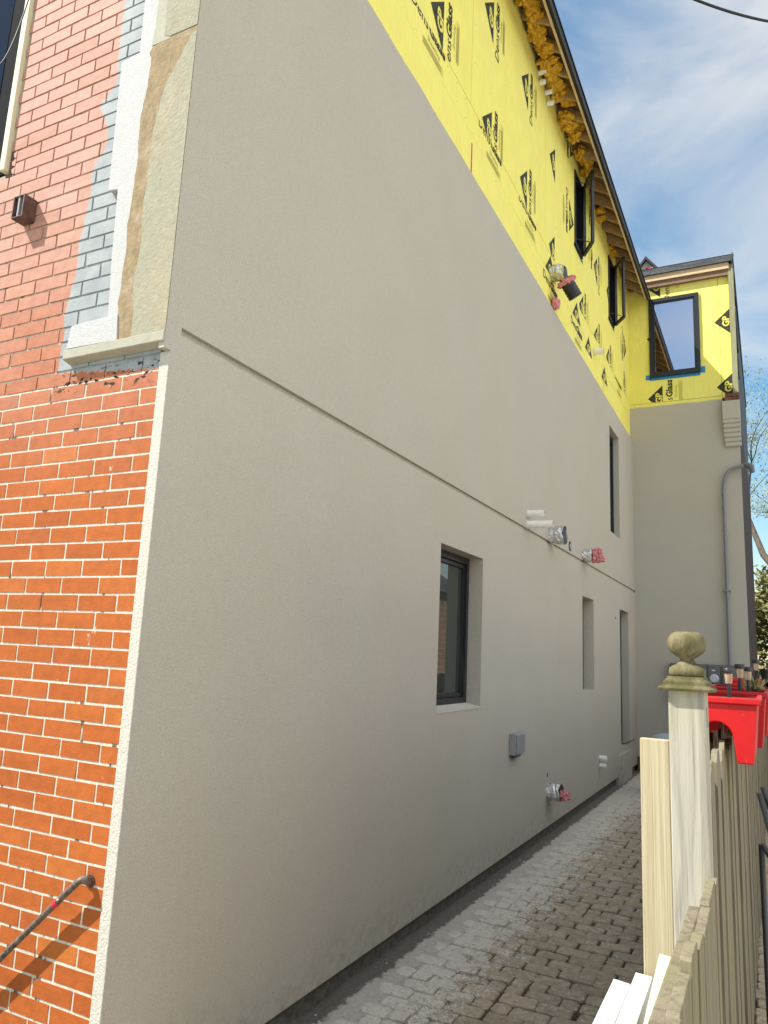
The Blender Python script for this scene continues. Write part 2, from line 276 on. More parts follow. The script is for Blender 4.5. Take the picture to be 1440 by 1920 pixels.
# ---------------------------------------------------------------- mesh helpers
class MB:
    def __init__(s): s.v=[]; s.f=[]; s.mi=[]; s.sm=[]
    def add(s,vs,fs,mi=0,smooth=False):
        o=len(s.v); s.v+= [tuple(v) for v in vs]
        for f in fs: s.f.append([i+o for i in f]); s.mi.append(mi); s.sm.append(smooth)
        return s
    def box(s,x0,x1,y0,y1,z0,z1,mi=0,rot=None,skip=()):
        vs=[Vector((x,y,z)) for x in(x0,x1) for y in(y0,y1) for z in(z0,z1)]
        if rot is not None: vs=[rot@v for v in vs]
        fs={'-x':(0,1,3,2),'+x':(4,6,7,5),'-y':(0,4,5,1),'+y':(2,3,7,6),'-z':(0,2,6,4),'+z':(1,5,7,3)}
        return s.add(vs,[f for k,f in fs.items() if k not in skip],mi)
    def prism(s,pts,vec,mi=0):
        n=len(pts); a=[Vector(p) for p in pts]; b=[p+Vector(vec) for p in a]
        return s.add(a+b,[list(range(n))[::-1],[i+n for i in range(n)]]+[[i,(i+1)%n,(i+1)%n+n,i+n] for i in range(n)],mi)
    def tube(s,path,r,seg=10,mi=0,cap=True,smooth=True,ell=None):
        path=[Vector(p) for p in path]; n=len(path); rs=r if isinstance(r,(list,tuple)) else [r]*n
        vs=[];up=None
        for i,p in enumerate(path):
            d=(path[min(i+1,n-1)]-path[max(i-1,0)]).normalized()
            if up is None:
                up=Vector((0,0,1)) if abs(d.z)<.9 else Vector((1,0,0))
            a=d.cross(up).normalized(); b=a.cross(d).normalized(); up=b
            for k in range(seg):
                t=2*math.pi*k/seg; vs.append(p+(a*math.cos(t)+b*math.sin(t))*rs[i])
        fs=[[i*seg+k,i*seg+(k+1)%seg,(i+1)*seg+(k+1)%seg,(i+1)*seg+k] for i in range(n-1) for k in range(seg)]
        s.add(vs,fs,mi,smooth)
        if cap:
            s.add(vs[:seg],[list(range(seg))],mi); s.add(vs[-seg:],[list(range(seg))[::-1]],mi)
        return s
    def lathe(s,c,prof,seg=24,mi=0,sq=0,smooth=True):
        # sq: 0 round .. 1 square cross-section
        vs=[]
        for r,z in prof:
            q=sq(z) if callable(sq) else sq
            for k in range(seg):
                t=2*math.pi*(k+.5)/seg; ca,sa=math.cos(t),math.sin(t); m_=max(abs(ca),abs(sa)); e=(1-q)+q/m_
                vs.append((c[0]+r*ca*e,c[1]+r*sa*e,c[2]+z))
        n=len(prof); fs=[[i*seg+k,i*seg+(k+1)%seg,(i+1)*seg+(k+1)%seg,(i+1)*seg+k] for i in range(n-1) for k in range(seg)]
        s.add(vs,fs,mi,smooth); s.add(vs[:seg],[list(range(seg))[::-1]],mi); s.add(vs[-seg:],[list(range(seg))],mi); return s
    def build(s,name,mats,parent=None,merge=False,bevel=0,jag=None,flip=False):
        me=bpy.data.meshes.new(name); me.from_pydata(s.v,[],s.f)
        if not isinstance(mats,(list,tuple)): mats=[mats]
        for m in mats: me.materials.append(MT[m] if isinstance(m,str) else m)
        for p,mi,sm in zip(me.polygons,s.mi,s.sm): p.material_index=mi; p.use_smooth=sm
        if merge or bevel:
            b=bmesh.new(); b.from_mesh(me); bmesh.ops.remove_doubles(b,verts=b.verts,dist=1e-5); bmesh.ops.recalc_face_normals(b,faces=b.faces); b.to_mesh(me); b.free()
        me.update(); o=bpy.data.objects.new(name,me); sc.collection.objects.link(o)
        if bevel:
            md=o.modifiers.new('bevel','BEVEL'); md.width=bevel; md.segments=2; md.limit_method='ANGLE'; md.angle_limit=math.radians(40)
        if parent: o.parent=parent; o.matrix_parent_inverse=parent.matrix_world.inverted()
        return o
def empty(name,loc,label=None,cat=None,group=None):
    o=bpy.data.objects.new(name,None); o.location=loc; o.empty_display_size=.1; sc.collection.objects.link(o)
    o.matrix_world=Matrix.Translation(loc)
    return tag(o,label,cat,group)
def tag(o,label=None,cat=None,group=None,kind=None):
    if label: o['label']=label
    if cat: o['category']=cat
    if group: o['group']=group
    if kind: o['kind']=kind
    return o
def nz(p,s=1.,o=0.): return mnoise.noise(Vector(p)*s+Vector((o,o*1.3,o*.7)))
def lump(c,size,amp=.3,sub=3,seed=0,freq=2.):
    b=bmesh.new(); bmesh.ops.create_icosphere(b,subdivisions=sub,radius=1)
    vs=[];
    for v in b.verts:
        d=v.co.normalized(); k=1+amp*nz(d,freq,seed)+amp*.5*nz(d,freq*2.7,seed+9)
        vs.append(Vector((c[0]+d.x*size[0]*k,c[1]+d.y*size[1]*k,c[2]+d.z*size[2]*k)))
    fs=[[v.index for v in f.verts] for f in b.faces]; b.free(); return vs,fs
# ---------------------------------------------------------------- ground
def grid(name,x0,x1,y0,y1,nx,ny,zf,mat,kind='structure'):
    m=MB(); vs=[(x0+(x1-x0)*i/nx,y0+(y1-y0)*j/ny,0) for j in range(ny+1) for i in range(nx+1)]
    vs=[(x,y,zf(x,y)) for x,y,_ in vs]
    m.add(vs,[[j*(nx+1)+i,j*(nx+1)+i+1,(j+1)*(nx+1)+i+1,(j+1)*(nx+1)+i] for j in range(ny) for i in range(nx)],0,True)
    return tag(m.build(name,mat),kind=kind)
g=MB(); g.add([(-400,-400,-.22),(400,-400,-.22),(400,800,-.22),(-400,800,-.22)],[[0,1,2,3]]); tag(g.build('ground','yard'),kind='structure')
grid('path_bed',-.3,2.6,-2.6,11.75,116,286,lambda x,y:-.142+.012*nz((x,y,0),3)+.010*max(0,.35-x)*2+.018*max(0,min(1,(.17-x)/.08)),'dirt')
for nm,(x0,x1,y0,y1) in {'street_bounce_slab':(-14,14,-12,-2.65),'yard_bounce_slab':(2.66,16,-2.6,24)}.items():  # unseen pale slabs added to bounce sunlight onto the shaded walls
    g=MB(); g.add([(x0,y0,-.17),(x1,y0,-.17),(x1,y1,-.17),(x0,y1,-.17)],[[0,1,2,3]]); tag(g.build(nm,'concrete'),kind='structure')
pv=MB(); row=0; y=-2.55
while y<11.55:
    x=.10+(.10 if row%2 else 0)
    while x<2.5:
        L=.195*R_(.94,1.03); W=.111*R_(.94,1.03); cx=x+.1+R_(-.006,.006); cy=y+.06+R_(-.006,.006); a=R_(-.045,.045); h=-.127+R_(-.006,.004)+.006*nz((x,y,5),1.2)
        for (cx,L) in ([(cx-.051,L*.47),(cx+.051,L*.47)] if R_(0,1)<.16 else [(cx,L)]):
            ca,sa=math.cos(a),math.sin(a); k=.014
            o8=[(-L/2+k,-W/2),(L/2-k,-W/2),(L/2,-W/2+k),(L/2,W/2-k),(L/2-k,W/2),(-L/2+k,W/2),(-L/2,W/2-k),(-L/2,-W/2+k)]
            tl=R_(-.02,.02)
            def P(q,s,z): u,v=q[0]*s,q[1]*s; return (cx+u*ca-v*sa,cy+u*sa+v*ca,z+tl*u)
            vs=[P(q,1,h-.03) for q in o8]+[P(q,1,h-.006) for q in o8]+[P((q[0]-math.copysign(.007,q[0]),q[1]-math.copysign(.007,q[1])),1,h) for q in o8]
            fs=[[16+i for i in range(8)]]
            for r0 in(0,8): fs+=[[r0+i,r0+(i+1)%8,r0+8+(i+1)%8,r0+8+i] for i in range(8)]
            pv.add(vs,fs,0,False)
        x+=.203
    y+=.122; row+=1
tag(pv.build('path_paving','paver'),kind='structure')
ch=MB()
for i in range(900):
    y=R_(-.2,11); x=abs(random.gauss(.3,.28)) if R_(0,1)<.75 else R_(.2,1.8)
    if x>1.8: continue
    s=R_(.002,.009)*(1.7 if R_(0,1)<.06 else 1); a=R_(0,6.28)
    pts=[(x+math.cos(a+k*1.57)*s*R_(.6,1.3),y+math.sin(a+k*1.57)*s*R_(.6,1.3),-.122+.004*nz((x,y,1),4)) for k in range(4)]
    ch.prism(pts,(0,0,s*.7))
tag(ch.build('debris','chip'),kind='stuff')

# ================================================================ HOUSE
house=empty('brick_house',(0,0,-.14),'brick and greige stucco rowhouse under renovation with bare yellow sheathing under its eave','house')
# front brick wall (real bricks)
PZ=.0693; PX=.2115; jt=.0102
br=MB(); Z0=1.9975-PZ*31; k=0; z=Z0
win_x1=-1.215; win_z0=3.925
while z<8.6:
    off=-.251 if (k%2==1) else -.1435
    # rows with z centre 1.9975 use joints at -.251
    n=round((z-1.9975)/PZ); off=-.251 if n%2==0 else -.1435
    x=off+PX*2
    while x>-6.2:
        a=x-PX+jt/2; b=x-jt/2; b2=min(b,-.052)
        if z>win_z0-.03 and z<6.4: 
            if a<win_x1 and b2>-3.0:
                a2=max(a,win_x1)
                if a2>b2-.015: x-=PX; continue
                a=a2
        if 3.87<z<4.05 and a<-1.165<b2+1: a=max(a,-1.165)
        if b2-a>.015:
            dz=R_(-.0007,.0007); dy=R_(-.0008,.0008)
            o_=len(br.v); br.box(a,b2,dy,.045,z-PZ/2+jt/2+dz,z+PZ/2-jt/2+dz,skip=('+y',))
            if -2<x: br.v[o_:]=[(vx+R_(-.0013,.0013),vy,vz+R_(-.0011,.0011)) for vx,vy,vz in br.v[o_:]]
        x-=PX
    z+=PZ; k+=1
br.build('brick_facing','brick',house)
mo=MB()
for (x0,x1,z0,z1,d) in [(-6.2,-.052,-.22,2.73,.0018),(-6.2,-.052,2.73,3.925,.0055),(win_x1,-.052,3.925,6.4,.007),(-6.2,-3,3.925,6.4,.007),(-6.2,-.052,6.4,8.62,.007)]:
    mo.box(x0,x1,d,.15,z0,z1)
mo.build('mortar_wall','mortar',house)
# structural core (keeps light out)
co=MB(); co.box(-6.2,-.16,.15,20,-.22,8.6); co.build('core_wall','mortar',house)
# ---- side stucco wall with openings
def panel(ys,zs,holes,xs,depths):
    m=MB(); ys=sorted(set(ys)); zs=sorted(set(zs))
    for h in holes: pass
    def inh(y,z):
        for h in holes:
            if h[0]<y<h[1] and h[2]<z<h[3]: return h
    for i in range(len(ys)-1):
        for j in range(len(zs)-1):
            y0,y1,z0,z1=ys[i],ys[i+1],zs[j],zs[j+1]
            if not inh((y0+y1)/2,(z0+z1)/2): m.add([(xs,y0,z0),(xs,y1,z0),(xs,y1,z1),(xs,y0,z1)],[[0,1,2,3]])
    for h in holes:
        y0,y1,z0,z1,d,back=h
        m.add([(xs,y0,z0),(xs,y1,z0),(xs,y1,z1),(xs,y0,z1),(xs-d,y0,z0),(xs-d,y1,z0),(xs-d,y1,z1),(xs-d,y0,z1)],[[0,4,5,1],[1,5,6,2],[2,6,7,3],[3,7,4,0]]+([[4,5,6,7]] if back else []))
    return m
YE=11.6
holes=[(2.835,3.735,1.265,2.448,.13,0),(7.45,8.13,1.30,2.468,.15,0),(10.10,10.90,.36,2.487,.13,0),(9.40,10.20,3.62,5.30,.10,0),
       (.05,YE,2.884,2.918,.022,1)]
m=MB(); ys=[0,YE]; zs=[.0,2.80]
for h in holes: ys+=list(h[:2]); zs+=list(h[2:4])
top=5.70
# upper edge polyline, slightly wavy
p=panel(ys,zs+[top-.06],holes,0,None)
yy=0; TY=[i*.12 for i in range(int(YE/.12)+1)]+[YE]
for a,b in zip(TY[:-1],TY[1:]):
    za=5.70+.010*nz((0,a,0),2.5)+.006*nz((0,a,3),9)-.035*a/YE; zb=5.70+.010*nz((0,b,0),2.5)+.006*nz((0,b,3),9)-.035*b/YE
    p.add([(0,a,top-.06),(0,b,top-.06),(0,b,zb),(0,a,za)],[[0,1,2,3]])
    p.add([(0,a,za),(0,b,zb),(-.05,b,zb),(-.05,a,za)],[[0,1,2,3]])
# bottom return
p.add([(0,0,0),(-.06,0,0),(-.06,9.86,0),(0,9.86,0)],[[0,1,2,3]])
p.build('stucco_wall','stucco',house,merge=True)
# near edge of the stucco layer facing the street: lower strip + forward upper part
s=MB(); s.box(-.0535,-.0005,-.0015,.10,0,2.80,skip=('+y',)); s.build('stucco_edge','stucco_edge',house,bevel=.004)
s=MB(); s.box(-.03,0,-.036,0,2.80,5.69,skip=('+y',)); s.build('corner_return','stucco',house)
# dark foundation below
fo=MB(); fo.box(-.30,-.05,.02,9.85,-.22,.02); fo.box(-.30,-.05,11.05,11.62,-.22,.12); fo.build('foundation',plain('dark_foundation',(.13,.125,.11),.95,v=.3,b=.01),house)
st=MB(); st.box(-.05,.012,9.86,11.0,-.2,.30); st.box(-.05,.035,10.0,10.8,-.2,.315); st.build('door_step','stucco',house,bevel=.008)
bd=MB(); bd.box(-.05,.0,11.0,11.6,.13,.0001+.13,); 
# recess windows
def flatwin(y0,y1,z0,z1,x,fw,glass_,name='window',mull=None):
    f=MB()
    f.box(x-.05,x+.012,y0,y0+fw,z0,z1); f.box(x-.05,x+.012,y1-fw,y1,z0,z1); f.box(x-.05,x+.012,y0+fw,y1-fw,z1-fw,z1); f.box(x-.05,x+.012,y0+fw,y1-fw,z0,z0+fw)
    o=f.build(name,'blackmetal',house,bevel=.004)
    s=MB(); q=fw*.55
    a,b,c,d=y0+fw+.004,y1-fw-.004,z0+fw+.004,z1-fw-.004
    s.box(x-.045,x-.006,a,a+q,c,d); s.box(x-.045,x-.006,b-q,b,c,d); s.box(x-.045,x-.006,a+q,b-q,d-q,d); s.box(x-.045,x-.006,a+q,b-q,c,c+q)
    s.build('sash','blackmetal',o,bevel=.002)
    g=MB(); g.box(x-.032,x-.026,a+q,b-q,c+q,d-q); g.build('pane',glass_,o)
    return o
flatwin(2.835,3.735,1.275,2.448,-.13,.055,'glass')
flatwin(7.45,8.13,1.30,2.468,-.15,.05,'glass')
flatwin(9.40,10.20,3.62,5.30,-.10,.05,'glass')
d=flatwin(10.10,10.90,.36,2.487,-.13,.05,'glass','door')
s=MB(); s.tube([(-.02,10.05,.455),(.05,10.3,.45),(.06,10.95,.455)],.008,8); s.build('threshold_bar','rust',d)
s=MB(); s.prism([(-.13,2.83,1.275),(.004,2.83,1.250),(.004,3.74,1.250),(-.13,3.74,1.275)],(0,0,.012)); s.build('window_sill','stucco_edge',house)
# small round penetrations in the stucco
for (yy,zz,r) in [(6.78,3.0,.06),(9.72,2.33,.018),(5.80,.50,.02)]:
    s=MB(); s.tube([(-.02,yy,zz),(.004,yy,zz)],[r,r],14); o=s.build('cored_hole',plain('dark_hole',(.02,.02,.02),.9),house)
    s=MB(); s.tube([(.003,yy,zz),(.007,yy,zz)],[r*.62,r*.62],12); s.build('plug','greybox',o)
# ---- yellow sheathing on the side wall (board by board)
SX=-.03
sh=MB()
seam=6.375
def zs_(y): return seam+.02*math.sin(y*.5)*0
boards=[(-.03,3.255,seam+.004,8.60),(3.262,5.70,seam+.004,8.60),(5.704,8.1,seam+.004,8.60),(8.104,10.5,seam+.004,8.60),(10.504,11.629,seam+.004,8.60),
        (-.03,4.48,5.6,6.105),(4.484,9.38,5.6,6.105),(9.384,11.629,5.6,6.105),(-.03,11.629,6.108,seam-.004)]
wins=[(7.18,7.64,7.19,8.30),(9.60,10.06,7.19,8.30)]
for (a,b,c,d_) in boards:
    hs=[w_ for w_ in wins if a<w_[0]<b and c<w_[2]<d_]
    if not hs: sh.box(-.16,SX+R_(-.0008,.0008),a,b,c,d_)
    else:
        w_=hs[0]
        sh.box(-.16,SX,a,w_[0],c,d_); sh.box(-.16,SX,w_[1],b,c,d_); sh.box(-.16,SX,w_[0],w_[1],c,w_[2]); sh.box(-.16,SX,w_[0],w_[1],w_[3],d_)
sheath=sh.build('wall_sheathing','yellow',house)
bk=MB(); bk.box(-.159,-.036,0,11.59,6.0,8.59) if False else None
fn=MB()
for zz in (5.75,6.07,6.15,6.33,6.43,6.85,7.25,7.65,8.05,8.45):
    yq=.1
    while yq<11.5:
        if R_(0,1)<.72 and not any(w_[0]-.04<yq<w_[1]+.04 and w_[2]-.05<zz<w_[3]+.05 for w_ in wins):
            q=R_(.0035,.0055); fn.box(SX,SX+.001,yq,yq+q,zz+R_(-.01,.01),zz+q+R_(-.008,.008))
        yq+=.405*(1 if zz>6.5 else .5)
tag(fn.build('screw_heads','rust',sheath),kind='stuff')
se=MB(); se.box(-.1,SX-.004,-.02,11.59,seam-.01,seam+.01); se.box(-.1,SX-.0045,-.02,11.59,6.10,6.112); se.build('board_joint','rust',sheath)
# ---- printed marks
_tc={}
def text2d(s,size,bold=0.):
    key=(s,size,bold)
    if key in _tc: return _tc[key]
    c=bpy.data.curves.new('t','FONT'); c.body=s; c.size=size; c.offset=bold; c.resolution_u=2; c.fill_mode='FRONT' if False else c.fill_mode
    o=bpy.data.objects.new('t',c); sc.collection.objects.link(o); bpy.context.view_layer.update()
    me=bpy.data.meshes.new_from_object(o.evaluated_get(bpy.context.evaluated_depsgraph_get()))
    vs=[(v.co.x,v.co.y) for v in me.vertices]; fs=[list(p_.vertices) for p_ in me.polygons]
    bpy.data.objects.remove(o); bpy.data.curves.remove(c); bpy.data.meshes.remove(me)
    _tc[key]=(vs,fs); return vs,fs
def logo(kind='full',clip=None):
    """list of (verts2d, faces, material index, lift) in reading frame: u right, v up; origin = middle of triangle base"""
    L=[]
    if kind in('full','mark'):
        L.append(([(-.235,0),(.235,0),(0,.255)],[[0,1,2]],0,.001))
        vs,fs=text2d('GP',.155,.006); w_=max(v[0] for v in vs); L.append(([(v[0]-w_/2,v[1]+.014) for v in vs],fs,1,.002))
    if kind in('full','text'):
        vs,fs=text2d('Dens',.152,.0008); w1=max(v[0] for v in vs); vs2,fs2=text2d('Glass',.152,.0055); w2=max(v[0] for v in vs2); tot=w1+w2+.012
        L.append(([(v[0]-tot/2,v[1]-.165) for v in vs],fs,0,.001)); L.append(([(v[0]-tot/2+w1+.012,v[1]-.165) for v in vs2],fs2,0,.001))
        vs,fs=text2d('Sheathing',.062,0); L.append(([(v[0]-.02,v[1]-.245) for v in vs],fs,2,.001))
        for q in range(5):
            L.append(([(-.10,-.275-q*.013),(.30-.05*(q%2),-.275-q*.013),(.30-.05*(q%2),-.281-q*.013),(-.10,-.281-q*.013)],[[0,1,2,3]],2,.001))
    return L
def put(parent,origin,u,v,nrm,kind='full',clip=None,name='printed_mark'):
    """clip: (axis vector3, min, max) list in world coordinates"""
    o3,u,v,nrm=Vector(origin),Vector(u),Vector(v),Vector(nrm); b=bmesh.new()
    for vs,fs,mi,lift in logo(kind):
        bv=[b.verts.new(o3+u*p_[0]+v*p_[1]+nrm*lift) for p_ in vs]
        for f in fs:
            try: q=b.faces.new([bv[i] for i in f]); q.material_index=mi
            except ValueError: pass
    for (pt,no) in (clip or []):
        bmesh.ops.bisect_plane(b,geom=b.verts[:]+b.edges[:]+b.faces[:],plane_co=pt,plane_no=no,clear_outer=True)
    b.normal_update()
    for f in b.faces:
        if f.normal.dot(nrm)<0: f.normal_flip()
    me=bpy.data.meshes.new(name); b.to_mesh(me); b.free()
    for k in('ink','knock','faint'): me.materials.append(MT[k])
    o=bpy.data.objects.new(name,me); sc.collection.objects.link(o); o.parent=parent; o.matrix_parent_inverse=parent.matrix_world.inverted(); return o
XN=(1,0,0); UP=(0,0,1); DN=(0,0,-1); PY=(0,1,0); NY=(0,-1,0)
above=[((0,0,seam+.006),DN)]; below=[((0,0,seam-.006),UP)]
sx=SX+.0012
for (yb,zc,kind) in [(2.58,7.78,'full'),(3.80,7.67,'full'),(4.97,7.81,'full'),(6.14,7.665,'mark'),(8.70,7.53,'full'),(9.70,7.60,'mark'),(2.62,6.60,'full'),(3.80,6.46,'full'),(4.96,6.60,'full'),(6.13,6.47,'mark'),(7.71,6.44,'full'),(8.68,6.40,'full'),(9.62,6.43,'full'),(10.9,6.46,'text')]:
    cl=list(above)
    if abs(yb-3.80)<.01 and zc>7: pass
    put(sheath,(sx,yb,zc),UP,NY,XN,kind,cl)
def cut_near(y): return [((0,y,0),NY)]
for (yb,zc,kind) in [(6.88,7.435,'full'),(6.94,8.56,'full'),(8.42,7.7,'text'),(11.03,7.27,'full'),(11.1,8.2,'text'),(8.3,8.35,'full')]:
    put(sheath,(sx,yb,zc),DN,PY,XN,kind,above+[((0,0,8.6),UP)])
for (yc,z0) in [(2.35,6.45),(3.78,6.45),(5.0,6.45)]:
    put(sheath,(sx,yc,z0+.035),PY,UP,XN,'text',below+[((0,0,6.112),DN)])
for (yc,z0) in [(5.95,6.10),(7.30,6.13),(8.05,5.95)]:
    put(sheath,(sx,yc,z0),PY,UP,XN,'full' if yc<8 else 'mark',below)
for (yc,z0) in [(9.2,5.93),(10.4,6.48)]:
    put(sheath,(sx,yc,z0),PY,UP,XN,'mark' if yc<10 else 'text',below)
s=MB(); s.box(SX,SX+.001,3.295,3.325,5.6,6.03); s.build('marking_tape','magenta',sheath)
s=MB(); s.box(SX,SX+.001,9.095,9.11,5.6,5.92); s.build('marking_line','orange',sheath)
# ---- casement windows standing open
def casement(y0,y1,z0,z1,fx,fy):
    f=MB(); q=.035
    f.box(-.15,-.012,y0,y0+q,z0,z1); f.box(-.15,-.012,y1-q,y1,z0,z1); f.box(-.15,-.012,y0+q,y1-q,z0,z0+q); f.box(-.15,-.012,y0+q,y1-q,z1-q,z1)
    o=f.build('casement_window','blackmetal',house,bevel=.003)
    r=MB(); r.box(-.158,-.14,y0+q,y1-q,z0+q,z1-q); r.build('dark_interior',plain('dark_room',(.012,.012,.014),.9),o)
    h=Vector((.0,y1-.01,0)); e=Vector((fx,fy,0)); d=(e-h); W=d.length; d.normalize(); nrm=Vector((-d.y,d.x,0)) 
    fr=Matrix(((d.x,nrm.x,0,h.x),(d.y,nrm.y,0,h.y),(0,0,1,0),(0,0,0,1)))
    s=MB(); t=.042
    s.box(0,t,-.02,.02,z0+.03,z1,rot=fr); s.box(W-t,W,-.02,.02,z0+.03,z1,rot=fr); s.box(t,W-t,-.02,.02,z0+.03,z0+.03+t,rot=fr); s.box(t,W-t,-.02,.02,z1-t,z1,rot=fr)
    so=s.build('sash','blackmetal',o,bevel=.004)
    g=MB(); g.box(t,W-t,-.003,.003,z0+.03+t,z1-t,rot=fr); g.build('pane','clear',so)
    for zz in(z0+.12,z1-.12):
        a=MB(); a.tube([(-.03,y0+.1,zz),h.lerp(e,.6)+Vector((0,0,zz))],.006,6); a.build('stay_arm','blackmetal',so)
    w_=MB(); w_.box(SX,SX+.0015,y0-.03,y1+.05,z0-.05,z0); w_.build('flashing_tape','blackmetal',o)
casement(7.18,7.64,7.19,8.30,.20,7.285)
casement(9.60,10.06,7.19,8.30,.20,9.75)
# ---- main eave: rafters, deck, fascia, roof
slope=.80
def zr(x): return 8.66-slope*(x+.03)       # underside of deck
YA,YB=-.35,11.38
ev=MB(); ev.prism([(-.2,YA,zr(-.2)),(.335,YA,zr(.335)),(.335,YA,zr(.335)+.018),(-.2,YA,zr(-.2)+.018)],(0,YB-YA,0)); ev.build('roof_deck','deck',house)
fa=MB(); fa.box(.300,.322,YA,YB,8.275,8.388); fa.build('fascia','lumber',house,bevel=.002)
sf=MB(); sf.box(-.031,.0,YA,11.59,8.60,8.70); sf.build('top_plate','frieze',house)
yy=-.2
while yy<11.3:
    r=MB(); r.prism([(-.028,yy,8.49),(.299,yy,8.285),(.299,yy,zr(.299)-.001),(-.028,yy,zr(-.028)-.001)],(0,.038,0)); r.build('rafter','rafterwood',house); yy+=.405
r=MB(); r.prism([(.323,YA,8.30),(.362,YA,8.285),(.372,YA,8.36),(.35,YA,8.44),(.323,YA,8.47)],(0,YB-YA+.1,0)); r.build('roof_edge','gutter',house)
# main roof shingles (strips, each an island)
rf=MB(); px,pz=.385,zr(.385)+.04
for i in range(40):
    x0=.385-i*.13; z0=zr(x0)+.035; x1=x0-.15; z1=zr(x1)+.028
    y=YA-.03
    while y<20:
        y2=y+R_(.25,.34); rf.add([(x0,y,z0+.008),(x0,y2,z0+.008),(x1,y2,z1),(x1,y,z1),(x0,y,z0-.004),(x0,y2,z0-.004)],[[0,1,2,3],[4,5,1,0]]); y=y2
for i in range(1): rf.add([(-4.8,YA,zr(-4.8)),(-4.8,20,zr(-4.8)),(-6.4,20,9.5),(-6.4,YA,9.5)],[[0,1,2,3]])
rf.build('roof','shingle',house)
gb=MB(); gb.prism([(-6.2,.02,8.6),(-.05,.02,8.6),(-4.8,.02,12.4),(-6.2,.02,11.5)],(0,.1,0)); gb.build('gable_wall','mortar',house)
# insulation stuffed under the eave
def batt(y0,y1,k,cx=.155,cz=8.475,h=.068):
    m=MB()
    for j in range(4):
        vs,fs=lump((cx-.03+R_(-.07,.05),y0+(y1-y0)*(j+.5)/4+R_(-.04,.04),cz+R_(-.03,.03)-(.05 if j%2 else -.02)),(R_(.07,.10),(y1-y0)*R_(.14,.28),h*R_(.5,1.1)),.8,4,k*7+j*3,1.3); m.add(vs,fs,0,False)
    m.build('insulation_batt','batt',house)
yy=-.2; k=0
while yy<7.2:
    a,b=yy+.0,yy+.44
    if not (6.35<a<6.75): batt(a,b,k)
    yy+=.405; k+=1
batt(8.62,8.85,77,.05,8.50,.08); batt(9.72,9.85,78,.03,8.46,.07)
# ---- return wall of the wing
YW=11.6; XW=1.775
p=MB(); TX=[-.05]+[i*.1 for i in range(16)]+[1.53]
wl=MB()
for a,b in zip(TX[:-1],TX[1:]):
    za=6.265+.012*nz((a,0,7),4)-.0*a; zb=6.265+.012*nz((b,0,7),4)
    wl.add([(a,YW,0.12),(b,YW,.12),(b,YW,zb),(a,YW,za),(a,YW+.05,za),(b,YW+.05,zb)],[[0,1,2,3],[3,2,5,4]])
wl.add([(1.53,YW,.12),(XW,YW,.12),(XW,YW,6.19),(1.53,YW,6.19),(XW,YW+.06,.12),(XW,YW+.06,6.19)],[[0,1,2,3],[1,4,5,2]])
wl.build('wing_stucco_wall','stucco',house,merge=True)
fo=MB(); fo.box(0,XW-.01,YW+.04,YW+.3,-.22,.12); fo.build('wing_foundation',MT['dirt'],house)
cw=MB(); cw.box(-.2,XW-.03,YW+.10,20,-.22,8.9); cw.build('wing_core','dark_brick',house)
sb=MB(); sb.box(XW-.03,XW,YW+.061,20,-.22,6.2); sb.build('wing_side_wall','dark_brick',house)
sb=MB(); sb.box(XW-.03,XW-.004,YW+.12,20,6.2,8.78); sb.build('wing_side_sheathing','gutter',house)
for i in range(4):
    z=6.9+i*.46+R_(-.05,.05); dk=MB(); dk.box(XW-.004,XW+.02+R_(0,.015),YW+.35,YW+.75,z,z+R_(.1,.33)); dk.build('side_flashing','gutter',house)
ws=MB(); ys_=YW+.03
for (a,b,c,d_) in [(-.03,1.525,6.345,8.62),(1.531,1.70,6.30,8.62),(-.03,1.525,6.2,6.338)]:
    if c==6.345:
        ws.box(a,.345,ys_,ys_+.05,c,d_); ws.box(1.19,b,ys_,ys_+.05,c,d_); ws.box(.345,1.073,ys_,ys_+.05,c,6.835); ws.box(1.0745,1.19,ys_,ys_+.05,c,6.835); ws.box(.345,1.19,ys_,ys_+.05,8.335,d_)
    else: ws.box(a,b,ys_,ys_+.05,c,d_)
wsh=ws.build('wing_sheathing','yellow',house)
s=MB(); s.box(.01,1.70,ys_+.004,ys_+.04,6.334,6.349); s.box(1.524,1.532,ys_+.003,ys_+.04,6.3,8.62); s.build('board_joint','rust',wsh)
sy=ys_-.0012; FN=(0,-1,0); LX=(-1,0,0)
cl=[((0,0,6.349),DN)]
put(wsh,(.545,sy,6.42),UP,LX,FN,'full',cl+[((0,0,6.82),UP)])
put(wsh,(.545,sy,7.58),UP,LX,FN,'mark',[((.343,0,0),(1,0,0))])
put(wsh,(.545,sy,8.62),UP,LX,FN,'full',[((0,0,8.60),UP),((0,0,8.36),DN)])
put(wsh,(1.70,sy,7.72),UP,LX,FN,'mark',[((1.70,0,0),(1,0,0))])
put(wsh,(1.70,sy,6.50),UP,LX,FN,'mark',[((1.70,0,0),(1,0,0))])
# wing window
def win_y(x0,x1,z0,z1,y,fw):
    f=MB(); f.box(x0,x0+fw,y-.035,y+.05,z0,z1); f.box(x1-fw,x1,y-.035,y+.05,z0,z1); f.box(x0+fw,x1-fw,y-.035,y+.05,z1-fw,z1); f.box(x0+fw,x1-fw,y-.035,y+.05,z0,z0+fw)
    o=f.build('window','blackmetal',house,bevel=.004); q=.028; a,b,c,d_=x0+fw,x1-fw,z0+fw,z1-fw
    s=MB(); s.box(a,a+q,y-.02,y+.03,c,d_); s.box(b-q,b,y-.02,y+.03,c,d_); s.box(a+q,b-q,y-.02,y+.03,d_-q,d_); s.box(a+q,b-q,y-.02,y+.03,c,c+q); s.build('sash','greybox' if False else 'blackmetal',o,bevel=.003)
    g=MB(); g.box(a+q,b-q,y-.004,y+.004,c+q,d_-q); g.build('pane','coated',o)
    return o
